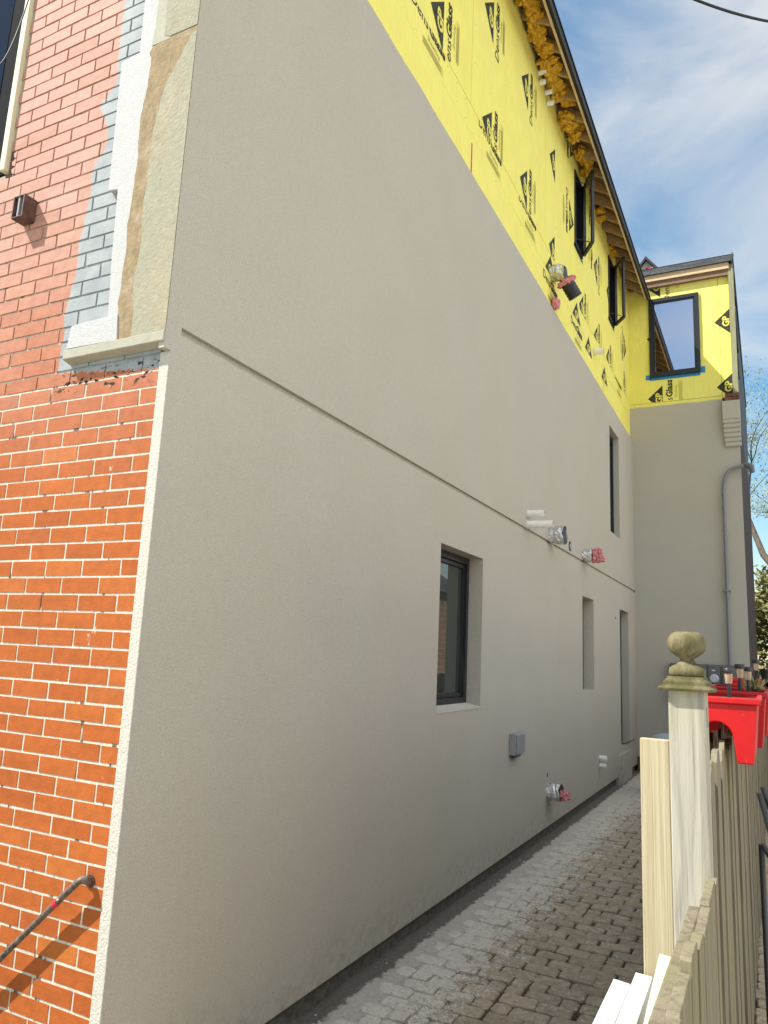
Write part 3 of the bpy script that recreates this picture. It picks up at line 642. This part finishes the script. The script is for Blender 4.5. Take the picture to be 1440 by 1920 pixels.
wo=win_y(.335,1.200,6.82,8.35,ys_-.004,.07)
s=MB(); s.box(.26,.345,ys_-.003,ys_-.0008,6.785,6.88); s.box(.33,1.19,ys_-.003,ys_-.0008,6.765,6.825); s.box(1.195,1.27,ys_-.003,ys_-.0008,6.81,6.93); s.build('masking_tape','bluetape',wo)
# wing eave and roof
s=MB(); s.box(0.0,1.72,YW-.075,YW-.045,8.68,8.80); s.build('wing_fascia','lumber',house,bevel=.002)
s=MB(); s.box(.0,1.72,YW-.044,YW+.03,8.575,8.82); s.build('wing_frieze','frieze',house)
rr=MB()
for i in range(5):
    y0=YW-.11+i*.125; z0=8.80+(y0-YW+.11)*.72; y1=y0+.145; z1=z0+.145*.72-.009
    x=-.12
    while x<1.79:
        x2=min(x+R_(.22,.32),1.80); rr.add([(x,y0,z0+.012),(x2,y0,z0+.012),(x2,y1,z1),(x,y1,z1),(x,y0,z0-.004),(x2,y0,z0-.004)],[[0,1,2,3],[4,5,1,0]]); x=x2
rr.build('wing_roof','shingle',house)
s=MB(); s.prism([(1.765,YW-.11,8.73),(1.765,YW+.5,9.17),(1.765,19.9,8.75),(1.765,19.9,8.85),(1.765,YW+.5,9.275),(1.765,YW-.12,8.815)],(.022,0,0)); s.build('rake_board','gutter',house)
s=MB(); s.add([(-.2,YW+.49,9.245),(1.78,YW+.49,9.245),(1.78,19.9,8.84),(-.2,19.9,8.84)],[[0,1,2,3]]); s.build('roof','shingle',house)
s=MB(); s.box(1.701,1.79,YW-.05,YW+.12,6.33,8.77); s.build('corner_board','cornerboard',house,bevel=.004)
# small gable dormer peeking above the valley
s=MB(); s.prism([(-.55,13.5,8.8),(.69,13.5,8.8),(.69,13.5,9.43),(.07,13.5,10.22),(-.55,13.5,9.43)],(0,2.2,0)); dmo=s.build('dormer','creamtrim',house)
s=MB(); s.prism([(.80,13.42,9.33),(.76,13.42,9.30),(.07,13.42,10.20),(.07,13.42,10.27)],(0,2.3,0)); s.prism([(-.66,13.42,9.33),(-.62,13.42,9.30),(.07,13.42,10.20),(.07,13.42,10.27)],(0,2.3,0)); s.build('dormer_roof','gutter',dmo)
s=MB(); s.box(.06,.17,13.485,13.499,9.93,10.03); s.build('red_tag','redlabel',dmo)
# corbel with stepped stucco courses and loose bricks
s=MB(); x0,x1=1.525,1.80
s.box(x0,x1,YW-.13,YW+.04,5.86,6.19)
for i in range(6):
    o=.015*i; s.box(x0+.004*i,x1+.0*i,YW-.12+o,YW+.02,5.86-.079*(i+1)+.012,5.86-.079*i-.0005); s.box(x0+.02,x1-.02,YW-.11+o,YW+.02,5.86-.079*(i+1),5.86-.079*(i+1)+.012)
cb=s.build('corbel','stucco',house,bevel=.006)
s=MB()
for i,(a,b) in enumerate([(1.575,1.665),(1.67,1.80)]): s.box(a,b,YW-.12,YW-.0,6.262,6.325)
for i,(a,b) in enumerate([(1.565,1.68),(1.687,1.795)]): s.box(a,b,YW-.125,YW-.0,6.193,6.255)
s.build('exposed_brick','old_brick',cb,bevel=.004)
# ---- upper front insulation build-up at the corner
ip=MB()
pts=[(-.475,2.875),(-.245,2.88),(-.255,3.32),(-.275,3.60),(-.36,3.60),(-.345,4.22),(-.265,4.25),(-.285,5.1),(-.03,5.1),(-.03,2.875)]
ins=empty('insulation_panel',(-.25,-.02,2.8)); ins.parent=house; ins.matrix_parent_inverse=house.matrix_world.inverted()
f=MB(); f.prism([(x,-.026,z) for x,z in [(-.350,2.873),(-.353,3.03),(-.372,3.28),(-.385,3.60),(-.444,3.61),(-.452,3.9),(-.462,4.272),(-.352,4.28),(-.372,5.1),(-.03,5.1),(-.03,2.873)]][::-1],(0,.026,0)); f.build('foam_board','foam',ins,bevel=.002)
def edgepoly(x_at,z0,z1,amp,fr,seed,n=90):
    L=[]
    for i in range(n+1):
        z=z0+(z1-z0)*i/n; L.append((x_at(z)+amp*nz((0,z,seed),fr)+amp*.5*nz((0,z,seed+4),fr*4),z))
    return L
def lerpf(T):
    def f(z):
        for (a,x),(b,y) in zip(T[:-1],T[1:]):
            if z<=b: return x+(y-x)*(z-a)/(b-a)
        return T[-1][1]
    return f
def strip(le,x1,y,mat,name,th):
    m=MB()
    for (xa,za),(xb,zb) in zip(le[:-1],le[1:]):
        m.add([(xa,y,za),(x1,y,za),(x1,y,zb),(xb,y,zb),(xa,y+th,za),(xb,y+th,zb)],[[0,1,2,3],[0,3,5,4]])
    a=le[0]; b=le[-1]; m.add([(a[0],y,a[1]),(x1,y,a[1]),(x1,y+th,a[1]),(a[0],y+th,a[1])],[[3,2,1,0]])
    return m.build(name,mat,ins)
strip(edgepoly(lerpf([(2.88,-.275),(3.0,-.282),(3.25,-.279),(3.45,-.281),(3.65,-.272),(3.9,-.284),(4.1,-.262),(4.21,-.262),(4.26,-.278),(4.275,-.20),(4.50,-.16)]),2.870,4.50,.012,9,1),-.002,-.0368,'scratch','scratch_coat',.010)
strip(edgepoly(lerpf([(2.88,-.188),(3.1,-.198),(3.48,-.20),(3.8,-.196),(3.95,-.178),(4.06,-.14),(4.14,-.09),(4.25,-.025)]),2.870,4.25,.016,5,3),-.001,-.039,'basecoat','base_coat',.008)
strip(edgepoly(lerpf([(4.27,-.12),(4.30,-.19),(4.40,-.197),(4.55,-.20),(5.1,-.205)]),4.285,5.1,.012,9,8),-.001,-.0395,'basecoat','base_coat',.008)
strip(edgepoly(lerpf([(4.28,-.262),(4.4,-.256),(5.1,-.262)]),4.275,5.1,.008,9,8),-.155,-.0375,'sill','torn_mesh',.006)
s=MB(); s.prism([(-.575,-.001,2.872),(-.575,-.046,2.868),(-.575,-.046,2.826),(-.575,-.001,2.814)],(.5745,0,0)); s.build('bottom_ledge','sill',ins,bevel=.003)
s=MB(); s.prism([(x,-.043,z) for x,z in [(-.562,2.873),(-.262,2.868),(-.275,2.985),(-.548,2.978)]][::-1],(0,.04,0)); s.build('corner_foam','foam',ins,bevel=.002)
# upper left window of the street front
fw=MB(); fw.box(-1.262,-1.222,-.022,.02,3.94,6.4); 
f0=fw.build('window','casing',house,bevel=.003)
s=MB(); s.box(-1.36,-1.263,.0,.10,3.93,6.4); s.box(-1.47,-1.40,.05,.12,3.93,6.4); s.box(-3,-1.47,.05,.10,3.93,4.02); s.build('frame','matteblack',f0,bevel=.004)
s=MB(); s.box(-1.403,-1.394,.03,.10,3.93,6.4); s.build('trim_strip','greybox',f0)
s=MB(); s.box(-3,-1.36,.10,.11,3.93,6.4); s.build('pane','darkglass',f0)
s=MB(); s.box(-1.218,-1.168,.0035,.006,3.875,4.045); cv=s.build('cavity_panel','rust',house)  # flat dark panel, the broken hole's shade put into its colour
s=MB()
for i in range(3): s.prism([(-1.20+R_(0,.012),-.001,4.03-i*.045),(-1.168,-.001,4.04-i*.045),(-1.170+R_(-.004,0),-.001,4.0-i*.045),(-1.193+R_(0,.01),-.001,4.008-i*.045)][::-1],(0,.004,0))
s.build('broken_brick','brick',cv)
# ================================================================ fixtures on the walls
def foil_duct(c,r,L,label,wool=None,hose=None,bend=0,seed=0,group=None,cap=False):
    e=empty('wall_duct',c,label,'duct',group); x0,y0,z0=c; m=MB(); n=7; seg=16
    for i in range(n):
        t=i/(n-1)
    vs=[];
    for i in range(n):
        t=i/(n-1); cx=x0+L*t; cz=z0-bend*t*t
        for k in range(seg):
            a=6.283*k/seg; rr_=r*(1+.16*nz((math.cos(a)*1.5,math.sin(a)*1.5,t*2.2),1.6,seed)+.06*t)
            vs.append((cx+.02*nz((k,i,seed),.9),y0+rr_*math.cos(a),cz+rr_*math.sin(a)))
    m.add(vs,[[i*seg+k,i*seg+(k+1)%seg,(i+1)*seg+(k+1)%seg,(i+1)*seg+k] for i in range(n-1) for k in range(seg)],0,False)
    m.build('foil_sleeve','foil',e)
    m=MB(); m.tube([(x0+L*.97-.02,y0,z0-bend*.9),(x0+L*.97,y0,z0-bend*.95)],r*.86,14); m.build('dark_mouth','blackplastic',e)
    if wool:
        for (dx,dy,dz,s_) in wool:
            m=MB(); vs,fs=lump((x0+L+dx,y0+dy,z0-bend+dz),(s_*.95,s_*1.0,s_*.95),.75,3,seed+dx*50,1.9); m.add(vs,fs); m.build('pink_wool','pinkwool',e)
    return e
def pipe(c,L,r,label,group=None,d=(1,0,-.02),mat='pvc'):
    e=empty('pipe_stub',c,label,'pipe',group); d=Vector(d).normalized(); a=Vector(c)-d*.03; b=Vector(c)+d*L
    m=MB(); m.tube([a,b],r,16,cap=False); m.tube([b,a],r*.82,16,cap=False); 
    n=16
    m.build('sleeve',mat,e); k_=MB(); k_.tube([Vector(c)-d*.005,Vector(c)+d*.004,Vector(c)+d*.009],[r*1.35,r*1.28,r*1.05],16); k_.build('sealant','stucco_edge',e); m=MB(); m.tube([b-d*.02,b-d*.018],r*.82,14); m.build('bore',plain('pipe_bore',(.08,.08,.075),.9),e); return e
# groove-level group
pipe((0,5.00,3.065),.17,.034,'shorter white PVC pipe stub on top at the near end of the stucco groove')
pipe((0,4.99,2.955),.26,.038,'longer white PVC pipe stub lying lower at the near end of the stucco groove')
foil_duct((0,5.88,2.985),.098,.16,'open foil duct stub beside the two white pipes on the groove, no wool',seed=3)
foil_duct((0,7.52,2.985),.085,.12,'foil duct stub with pink wool bulging out at the middle of the wall groove',wool=[(.03,.0,.0,.08),(.08,.03,-.03,.06),(.07,-.03,.04,.055)],seed=5)
foil_duct((0,5.83,.335),.085,.13,'foil duct stub low on the wall near the path with pink wool hanging out',wool=[(.02,.03,-.03,.055),(.04,.06,-.04,.04)],seed=11)
pipe((0,8.42,.41),.10,.034,'upper of two stubby white vent pipes low on the wall by the door',mat='pvc')
pipe((0,8.42,.315),.09,.030,'lower of two stubby white vent pipes low on the wall by the door')
e=foil_duct((SX,6.00,6.15),.10,.17,'large silver duct on yellow boards with pink wool collar and black hose',bend=.05,seed=21)
A_=Vector((.125,6.02,6.06)); B_=Vector((.225,6.13,5.86))
m=MB(); m.tube([A_.lerp(B_,k_/12) for k_ in range(13)],[.080+.005*(k_%2) for k_ in range(13)],18); m.build('black_hose','blackhose',e)
m=MB()
for k in range(12):
    a=k*.5236; ax=(B_-A_).normalized(); u_=ax.orthogonal().normalized(); v_=ax.cross(u_); c_=A_+ax*.035+u_*.085*math.cos(a)+v_*.085*math.sin(a); vs,fs=lump(c_,(.034,.034,.034),.6,2,k*3,2); m.add(vs,fs)
m.build('pink_wool','pinkwool',e)
m=MB(); vs,fs=lump((.02,6.0,5.76),(.05,.06,.075),.35,3,4,3); m.add(vs,fs); tag(m.build('wool_wad','pinkwool'),'small pink wool wad stuffed at the stucco top edge below the black hose','insulation wad')
pipe((SX,8.42,6.12),.14,.045,'single white vent pipe sticking out of the lower yellow sheathing',mat='pvc')
for i,(y_,z_,L,t) in enumerate([(5.36,8.36,.105,'first and highest'),(5.41,8.27,.08,'second from the top'),(5.66,8.33,.09,'third from the top'),(5.74,8.24,.09,'last and lowest')]):
    pipe((SX,y_,z_),L,.03,'%s of four white pipe ends beneath the yellow insulation at the eave'%t,'white pipe ends under the eave')
# grey junction box
e=empty('junction_box',(0,4.64,.83),'small grey steel electrical box on the stucco right of the window','electrical box')
m=MB(); m.box(0,.065,4.47,4.80,.818,.992) if False else m.box(0,.06,4.50,4.76,.815,1.0); m.build('box_body','greybox',e,bevel=.006)
m=MB(); m.box(.061,.075,4.515,4.745,.825,.99); m.build('box_cover','greybox',e,bevel=.004)
m=MB(); m.box(.008,.05,4.56,4.70,.795,.8145); m.build('cable_gland','metergrey',e)
# metal bracket box on brick
e=empty('wall_bracket',(-1.0,0,3.64),'rusty open metal box bracket fixed to the upper bricks','bracket')
m=MB(); a,b,c,d_=-1.035,-.955,3.59,3.705; t=.006
m.box(a,a+t,-.07,-.001,c,d_); m.box(b-t,b,-.07,-.001,c,d_); m.box(a+t,b-t,-.07,-.001,c,c+t); m.box(a+t,b-t,-.07,-.001,d_-t,d_); m.build('box_shell','rust',e,bevel=.002)
m=MB(); m.box(a+t,b-t,-.03,-.002,c+t,d_-t); m.build('box_inside','blackmetal',e)
m=MB(); m.box(-1.002,-.992,-.066,-.03,3.60,3.70); m.build('tab','greybox',e)
# handrail
e=empty('handrail',(-.5,-.03,.2),'thin worn iron handrail fixed to the lower left brick wall','handrail')
yr=-.042
m=MB(); pth=[(-.118,-.002,.80),(-.113,-.02,.806),(-.12,yr+.004,.812),(-.135,yr,.805)]+[(-.135-.1*i,yr-.0005*i,.805-.092*i) for i in range(1,9)]
m.tube(pth,[.013,.014,.014,.0125]+[.0115]*8,12); m.build('rail','rail',e)
m=MB(); m.tube([(-.225,yr,.722),(-.24,yr,.7082)],.0128,12); m.build('red_band','redpaint',e)
m=MB(); m.tube([(-.118,-.001,.80),(-.118,-.006,.80)],.022,14); m.build('wall_flange','rust',e)
m=MB(); m.tube([(-.8,-.001,.15),(-.8,yr,.19)],.01,8); m.build('rail_bracket','rust',e)
# meters
e=empty('meter_bank',(.95,YW-.1,1.2),'dark grey bank of four electric meter cabinets on the wing wall','electric meters')
for i in range(4):
    x0=.575+.19*i
    m=MB(); m.box(x0+.002,x0+.188,YW-.14,YW-.002,1.12,1.70); o=m.build('meter_cabinet','metergrey',e,bevel=.006)
    m=MB(); m.box(x0+.012,x0+.178,YW-.15,YW-.1415,1.335,1.69); m.build('cabinet_door','metergrey',o,bevel=.003)
    m=MB(); cx=x0+.10; m.tube([(cx,YW-.151,1.475),(cx,YW-.185,1.475),(cx,YW-.20,1.475)],[.074,.072,.055],20); m.build('meter_lens','lens',o)
    m=MB(); m.box(cx-.03,cx+.02,YW-.153,YW-.1505,1.60,1.615); m.build('name_plate','pvc',o)
e=empty('service_box',(1.5,YW-.1,1.3),'grey steel service box with red sticker below the conduit','service box')
m=MB(); m.box(1.37,1.58,YW-.12,YW-.002,1.25,1.70); m.build('box_body','metergrey',e,bevel=.006)
m=MB(); m.box(1.42,1.515,YW-.124,YW-.121,1.615,1.655); m.build('red_sticker','redlabel',e)
e=empty('electric_conduit',(1.48,YW-.05,1.7),'tall grey conduit running up the wing wall to a bent weatherhead','conduit')
m=MB(); cp=[(1.485,YW-.07,1.70),(1.49,YW-.07,3.0),(1.495,YW-.07,4.55)]+[(1.495+.16*(1-math.cos(a)),YW-.07,4.62+.37*math.sin(a)) for a in [i*math.pi/2/8 for i in range(9)]]+[(1.76,YW-.075,5.02),(1.87,YW-.08,5.05)]
m.tube(cp,.029,14); m.build('pipe','conduit',e)
m=MB()
for z in (1.78,1.84,1.90,2.0,4.3,4.53): m.tube([(1.488,YW-.07,z),(1.488,YW-.07,z+.03)],.033,14)
m.build('coupling','conduit',e)
m=MB(); m.tube([(1.84,YW-.08,5.06),(1.93,YW-.08,5.0),(1.95,YW-.08,4.90)],[.045,.055,.035],12); m.build('weatherhead','metergrey',e)
m=MB(); m.box(1.43,1.54,YW-.10,YW-.001,2.9,2.925); m.build('pipe_strap','conduit',e)
# blue lid barrel behind the board
e=empty('barrel',(.6,9.4,-.14),'pale blue rounded barrel lid peeping over the pale board','barrel')
m=MB(); m.lathe((.74,9.5,-.13),[(.24,0),(.26,.3),(.25,.68)],20); m.build('barrel_body','blue_lid',e)
m=MB(); m.lathe((.74,9.5,.55),[(.265,0),(.26,.04),(.2,.12),(.1,.15),(.01,.16)],20); m.build('barrel_lid','blue_lid',e)
# ================================================================ fence, posts, planters
gp=empty('gate_post',(1.89,.045,-.14),'thick pale wooden gate post topped by a mossy turned ball','gate post')
cx,cy=1.889,.0445
m=MB(); m.box(cx-.0445,cx+.0445,0,.089,-.14,1.592); m.build('post_shaft','post',gp,bevel=.004)
m=MB()
m.lathe((cx,cy,1.588),[(.066,0),(.068,.007),(.064,.010),(.056,.014),(.055,.024),(.047,.030),(.046,.036)],40,sq=1,smooth=False)
m.build('post_cap','algae',gp,bevel=.0015)
m=MB(); m.lathe((cx,cy,1.6245),[(.040,0),(.0445,.004),(.0455,.014),(.044,.021),(.036,.027),(.0285,.030),(.020,.037),(.0165,.043)],40,sq=lambda z:.8*max(0,1-z/.034))
m.lathe((cx,cy,1.6245),[(.0165,.043),(.019,.047),(.028,.0515),(.030,.054),(.0375,.059),(.0435,.066),(.0468,.075),(.0476,.084),(.0468,.093),(.0435,.102),(.0385,.109),(.032,.1135),(.027,.1150),(.0005,.1155)],40)
m.build('ball_finial','algae',gp)
m=MB(); m.tube([(cx+.0447,.045,1.535),(cx+.0449,.045,1.52)],.001,8) if False else m.box(cx+.0446,cx+.0452,.02,.035,1.50,1.55); m.build('knot','rust',gp)
m=MB(); m.box(1.771,1.8435,.012,.034,-.1,1.462); tag(m.build('gate_board','pale_board',bevel=.003),'fresh yellowish pine board standing just left of the ball topped post','board')
# near fence (runs towards the viewer)
nf=empty('low_picket_fence',(1.95,-.6,-.14),'low mossy picket fence running from the gate post toward the viewer','fence')
y=-1.75; i=0
while y<-.19:
    wd=R_(.085,.092); zt=1.195+.003*math.sin(i*1.7)+(.016 if i==11 else 0); ox=.003*math.sin(i*1.1)
    m=MB(); y2=min(y+wd,-.165)
    m.prism([(1.941+ox,y,-.12),(1.941+ox,y2,-.12),(1.941+ox,y2,zt-.004),(1.941+ox,y2-.01,zt),(1.941+ox,y+.01,zt),(1.941+ox,y,zt-.004)],(.018,0,0)); m.build('picket','nearfence' ,nf,bevel=.0015); y+=wd+.002; i+=1
m=MB(); m.box(1.916,1.939,-1.75,-.36,1.12,1.178); m.build('fence_rail','nearfence',nf,bevel=.003)
m=MB(); m.box(1.904,1.939,-1.75,-.02,.3,.39); m.build('fence_rail','nearfence',nf,bevel=.003)
# far fence
ff=empty('picket_fence',(1.9,5,-.14),'long weathered picket fence running back along the alley under the red planters','fence')
y=.10; i=0
while y<12.5:
    wd=R_(.13,.145); zt=1.385+R_(-.012,.012); ox=R_(-.004,.004)+.012*(y-.1)/3; sd=i%2; x0=(1.902 if sd==0 else 1.842)+ox; yb=y
    m=MB(); m.prism([(x0,yb,-.12),(x0,yb+wd,-.12),(x0,yb+wd,zt-.03),(x0,yb+wd-.03,zt),(x0,yb+.03,zt),(x0,yb,zt-.03)],(.018,0,0)); 
    m.build('picket','picket',ff,bevel=.001 if y<4 else 0); y+=wd*.5+R_(.03,.045); i+=1
for z in(.25,1.15): m=MB(); m.box(1.8655,1.897,.1,12.5,z,z+.088); m.build('fence_rail','picket',ff)
for yy in (2.5,4.9,7.3,9.7,12.1): m=MB(); m.box(1.78,1.837,yy,yy+.089,-.1,1.42); m.build('fence_post','picket',ff,bevel=.003)
# cream and white boards leaning inside the near fence
def plank(p0,p1,wv,th,label,mat='whitetrim'):
    p0,p1,wv=Vector(p0),Vector(p1),Vector(wv); d=p1-p0; n=d.cross(wv).normalized()
    if n.z<0: n=-n
    m=MB(); q=[p0,p0+wv,p1+wv,p1]; m.prism(q,-n*th); return tag(m.build('white_board' if mat=='whitetrim' else 'cream_board',mat,bevel=.002,merge=True),label,'board')
plank((1.7175,-.80,.895),(1.7115,-.06,.90),(.0415,-.01,0),.035,'lower bright white painted board at the far left of the white stack')
plank((1.764,-.80,.897),(1.7535,.002,.903),(.0405,-.006,0),.035,'taller bright white painted board in the middle of the white stack')
plank((1.865,-.75,1.03),(1.827,-.128,1.0),(.033,-.008,0),.03,'cream painted board leaning beside the mossy fence, right of the white boards','creamtrim')
# planters
def planter(y0,y1,dx=0,dz=0,label='',group='red planters astride the fence'):
    e=empty('fence_planter',(1.92+dx,y0,1.32+dz),label,'planter',group)
    def prof():
        cx=1.900+dx; top=1.545+dz; bot=1.322+dz
        R=[(cx+.136,top-.018),(cx+.132,top-.06),(cx+.120,bot+.02),(cx+.116,bot),(cx+.064,bot),(cx+.060,bot+.03),(cx+.055,1.405+dz)]
        arch=[(cx+.054*math.cos(a),1.405+dz+.056*math.sin(a)) for a in [math.pi*i/12 for i in range(13)]]
        return R+arch[1:-1]+[(2*cx-x,z) for x,z in R][::-1]
    P=prof(); m=MB(); m.prism([(x,y0,z) for x,z in P][::-1],(0,y1-y0,0)); o=m.build('tub','red',e,bevel=.004)
    cx=1.900+dx; top=1.548+dz
    m=MB(); m.box(cx-.146,cx+.146,y0-.012,y0+.008,top-.022,top); m.box(cx-.146,cx+.146,y1-.008,y1+.012,top-.022,top); m.box(cx-.146,cx-.128,y0+.008,y1-.008,top-.022,top); m.box(cx+.128,cx+.146,y0+.008,y1-.008,top-.022,top); m.build('rim','red',e,bevel=.004)
    m=MB(); m.box(cx-.127,cx+.127,y0+.009,y1-.009,top-.024,top-.012); m.build('soil','soil',e)
    return e
planter(.92,1.40,0,0,'nearest red saddle planter hanging over the fence right behind the post')
planter(1.50,1.98,.022,.008,'second red saddle planter from the post, mostly behind the nearest one')
planter(2.08,2.56,.035,.012,'third red saddle planter from the post, showing a thin edge')
planter(3.2,3.68,.085,.045,'farthest red saddle planter, its rim showing at the right picture edge')
def solar(x,y,z,label,s=1.,tilt=(0,0)):
    e=empty('solar_light',(x,y,z),label,'solar light','solar stake lights in the planters')
    m=MB(); m.tube([(x,y,z-.02),(x+tilt[0]*.05,y+tilt[1]*.05,z+.05*s)],.0075*s,12); m.build('stake','blackplastic',e)
    b=Vector((x+tilt[0]*.05,y+tilt[1]*.05,z+.05*s)); 
    m=MB(); m.lathe(b,[(.010*s,0),(.013*s,.004*s),(.016*s,.040*s)],18); m.build('lens','solarlens',e)
    m=MB(); m.lathe(b,[(.019*s,.0405*s),(.021*s,.044*s),(.021*s,.058*s),(.018*s,.061*s)],22); m.build('solar_cap','blackplastic',e)
solar(1.938,1.10,1.545,'front most solar stake light in the nearest red planter',.95)
solar(1.955,1.62,1.56,'solar stake light half hidden behind the front most one',1.0,(.1,0))
solar(1.99,1.70,1.555,'solar stake light right of the front pair with amber lens',.95)
solar(2.005,2.3,1.60,'smallest solar stake light, behind and above the amber one',.9,(.2,0))
e=empty('dry_plant',(2.0,1.85,1.55),'withered brown plant in the second red planter','plant')
m=MB()
for k in range(60):
    a=R_(0,6.28); r=R_(.01,.05); p0=Vector((2.01,1.8,1.55)); p1=p0+Vector((math.cos(a)*r,math.sin(a)*r*1.5,R_(.01,.06))); w_=R_(.004,.010); m.add([p0,p1+Vector((w_,0,0)),p1+Vector((0,0,R_(.004,.02))),p1-Vector((w_,0,.004))],[[0,1,2,3]])
for k in range(8): m.tube([(2.01,1.8,1.545),(2.01+R_(-.04,.04),1.8+R_(-.04,.04),1.60)],.0015,5)
m.build('stems','tan_plant',e)
e=empty('hanging_basket',(2.04,2.9,1.58),'black plastic pot with green shoots above the far red planter','plant pot')
m=MB(); m.lathe((2.062,2.3,1.585),[(.02,0),(.034,.065),(.036,.07)],18); m.build('pot','blackplastic',e)
m=MB(); 
for k in range(16): a=R_(-1,1); m.add([(2.05+a*.02,2.2,1.56),(2.055+a*.03,2.2,1.575),(2.06+a*.03,2.2,1.60+R_(0,.02)),(2.048+a*.02,2.2,1.58)],[[0,1,2,3]])
m.build('shoots','leaf_spring',e)
# black tubular frame at right
e=empty('black_frame_stand',(2.05,.35,.0),'black metal tubes of a folded stand behind the fence at the right edge','metal stand')
for a_,b_ in [((2.040,.32,1.315),(2.085,.32,1.12)),((2.049,.34,1.33),(2.10,.34,1.16)),((2.043,.28,1.19),(2.095,.28,1.10)),((2.040,.30,1.185),(2.043,.30,-.1))]:
    m=MB(); m.tube([a_,b_],.0075,8); m.build('tube_leg','blackmetal',e)
# ================================================================ neighbour, cables, trees
nb=empty('neighbour_house',(10,18,-.14),'red brick neighbouring house across the alley, seen mirrored in the ground floor window','house')
m=MB(); m.box(8.2,13,11,26,-.22,3.9); m.build('neighbour_wall','nb_brick',nb)
m=MB(); m.prism([(8.0,10.8,3.9),(13.2,10.8,3.9),(10.6,10.8,5.6)],(0,15.4,0)); m.build('neighbour_roof','shingle',nb)
for yy in (12.5,16.2): m=MB(); m.box(8.185,8.1995,yy,yy+.9,1.2,2.6); o=m.build('neighbour_window','creamtrim',nb); m=MB(); m.box(8.18,8.1845,yy+.08,yy+.82,1.28,2.52); m.build('pane','glass',o)
def ray(px,py):
    return (rx*((px-720)/1400)-ry*((py-960)/1400)-rz)
def cable(pa,pb,da,db,r,label):
    A=CAM+ray(*pa)*da; B=CAM+ray(*pb)*db; m=MB(); pts=[]
    for i in range(17): t=i/16; p_=A.lerp(B,t); p_.z-=.12*4*t*(1-t); pts.append(p_)
    m.tube(pts,r,8); return tag(m.build('overhead_cable','gutter'),label,'cable')
cable((1180,-60),(1500,48),7,8,.013,'black overhead cable crossing the sky at the upper right corner')
cable((-30,58),(60,-22),1.3,1.5,.0014,'thin black cable crossing the dark window at the upper left corner')
def tree(name,base,h,spread,label,leafmat,nleaf,lsz,seed,lean=(0,0),bare=.0,dens=5):
    rnd=random.Random(seed); e=empty(name,base,label,'tree'); tr=MB(); tips=[]
    def grow(p,d,L,r,lv):
        n=4; pts=[p]; rs=[r]
        for i in range(n):
            d=(d+Vector((rnd.uniform(-.22,.22),rnd.uniform(-.22,.22),rnd.uniform(-.10,.16)))).normalized(); p=p+d*L/n; pts.append(p); rs.append(r*(1-.45*(i+1)/n))
            if lv>=2: tips.append((p.copy(),lv))
        tr.tube(pts,rs,6 if lv>1 else 9)
        if lv<dens:
            for k in range(3 if lv>0 else 5):
                a=rnd.uniform(0,6.28); nd=(d*rnd.uniform(.45,.9)+Vector((math.cos(a),math.sin(a),rnd.uniform(-.25,.5)))*spread).normalized()
                st=pts[rnd.randint(2,4)]; grow(st,nd,L*rnd.uniform(.6,.8),rs[-1]*rnd.uniform(.55,.8),lv+1)
    grow(Vector(base),Vector((lean[0],lean[1],1)).normalized(),h*.33,h*.018,0)
    tr.build('trunk','bark',e); lf=MB()
    for i in range(nleaf):
        c,lv=rnd.choice(tips); c=c+Vector((rnd.gauss(0,1),rnd.gauss(0,1),rnd.gauss(0,1)))*(.14+.0*lv)
        u=Vector((rnd.uniform(-1,1),rnd.uniform(-1,1),rnd.uniform(-1,1))).normalized(); v=u.orthogonal().normalized(); s_=lsz*rnd.uniform(.6,1.4)
        lf.add([c-u*s_,c+v*s_*.45,c+u*s_,c-v*s_*.45],[[0,1,2,3]])
    lf.build('crown',leafmat,e); return e
tree('budding_tree',(3.7,24,-.2),15,.75,'tall budding tree with thin dark branches behind the wing, against the sky','leaf_spring',13000,.04,4,(-.12,0))
tree('olive_tree',(3.2,33,-.2),8.5,.8,'dense olive leaved tree low behind the dark brick wall','leaf_olive',16000,.11,9)
m=MB()
hz=random.Random(3)
for i in range(9000):
    x=hz.uniform(-3,9); y=30+hz.uniform(-1,1.2)+.5*math.sin(x); z=hz.uniform(-.2,3.0+.8*math.sin(x*2.1)); u=Vector((hz.uniform(-1,1),hz.uniform(-1,1),hz.uniform(-1,1))).normalized(); v=u.orthogonal(); s_=hz.uniform(.06,.13); c=Vector((x,y,z)); m.add([c-u*s_,c+v*s_*.5,c+u*s_,c-v*s_*.5],[[0,1,2,3]])
tag(m.build('hedge','leaf_olive'),'dark leafy hedge closing the yard far behind the fence','hedge')
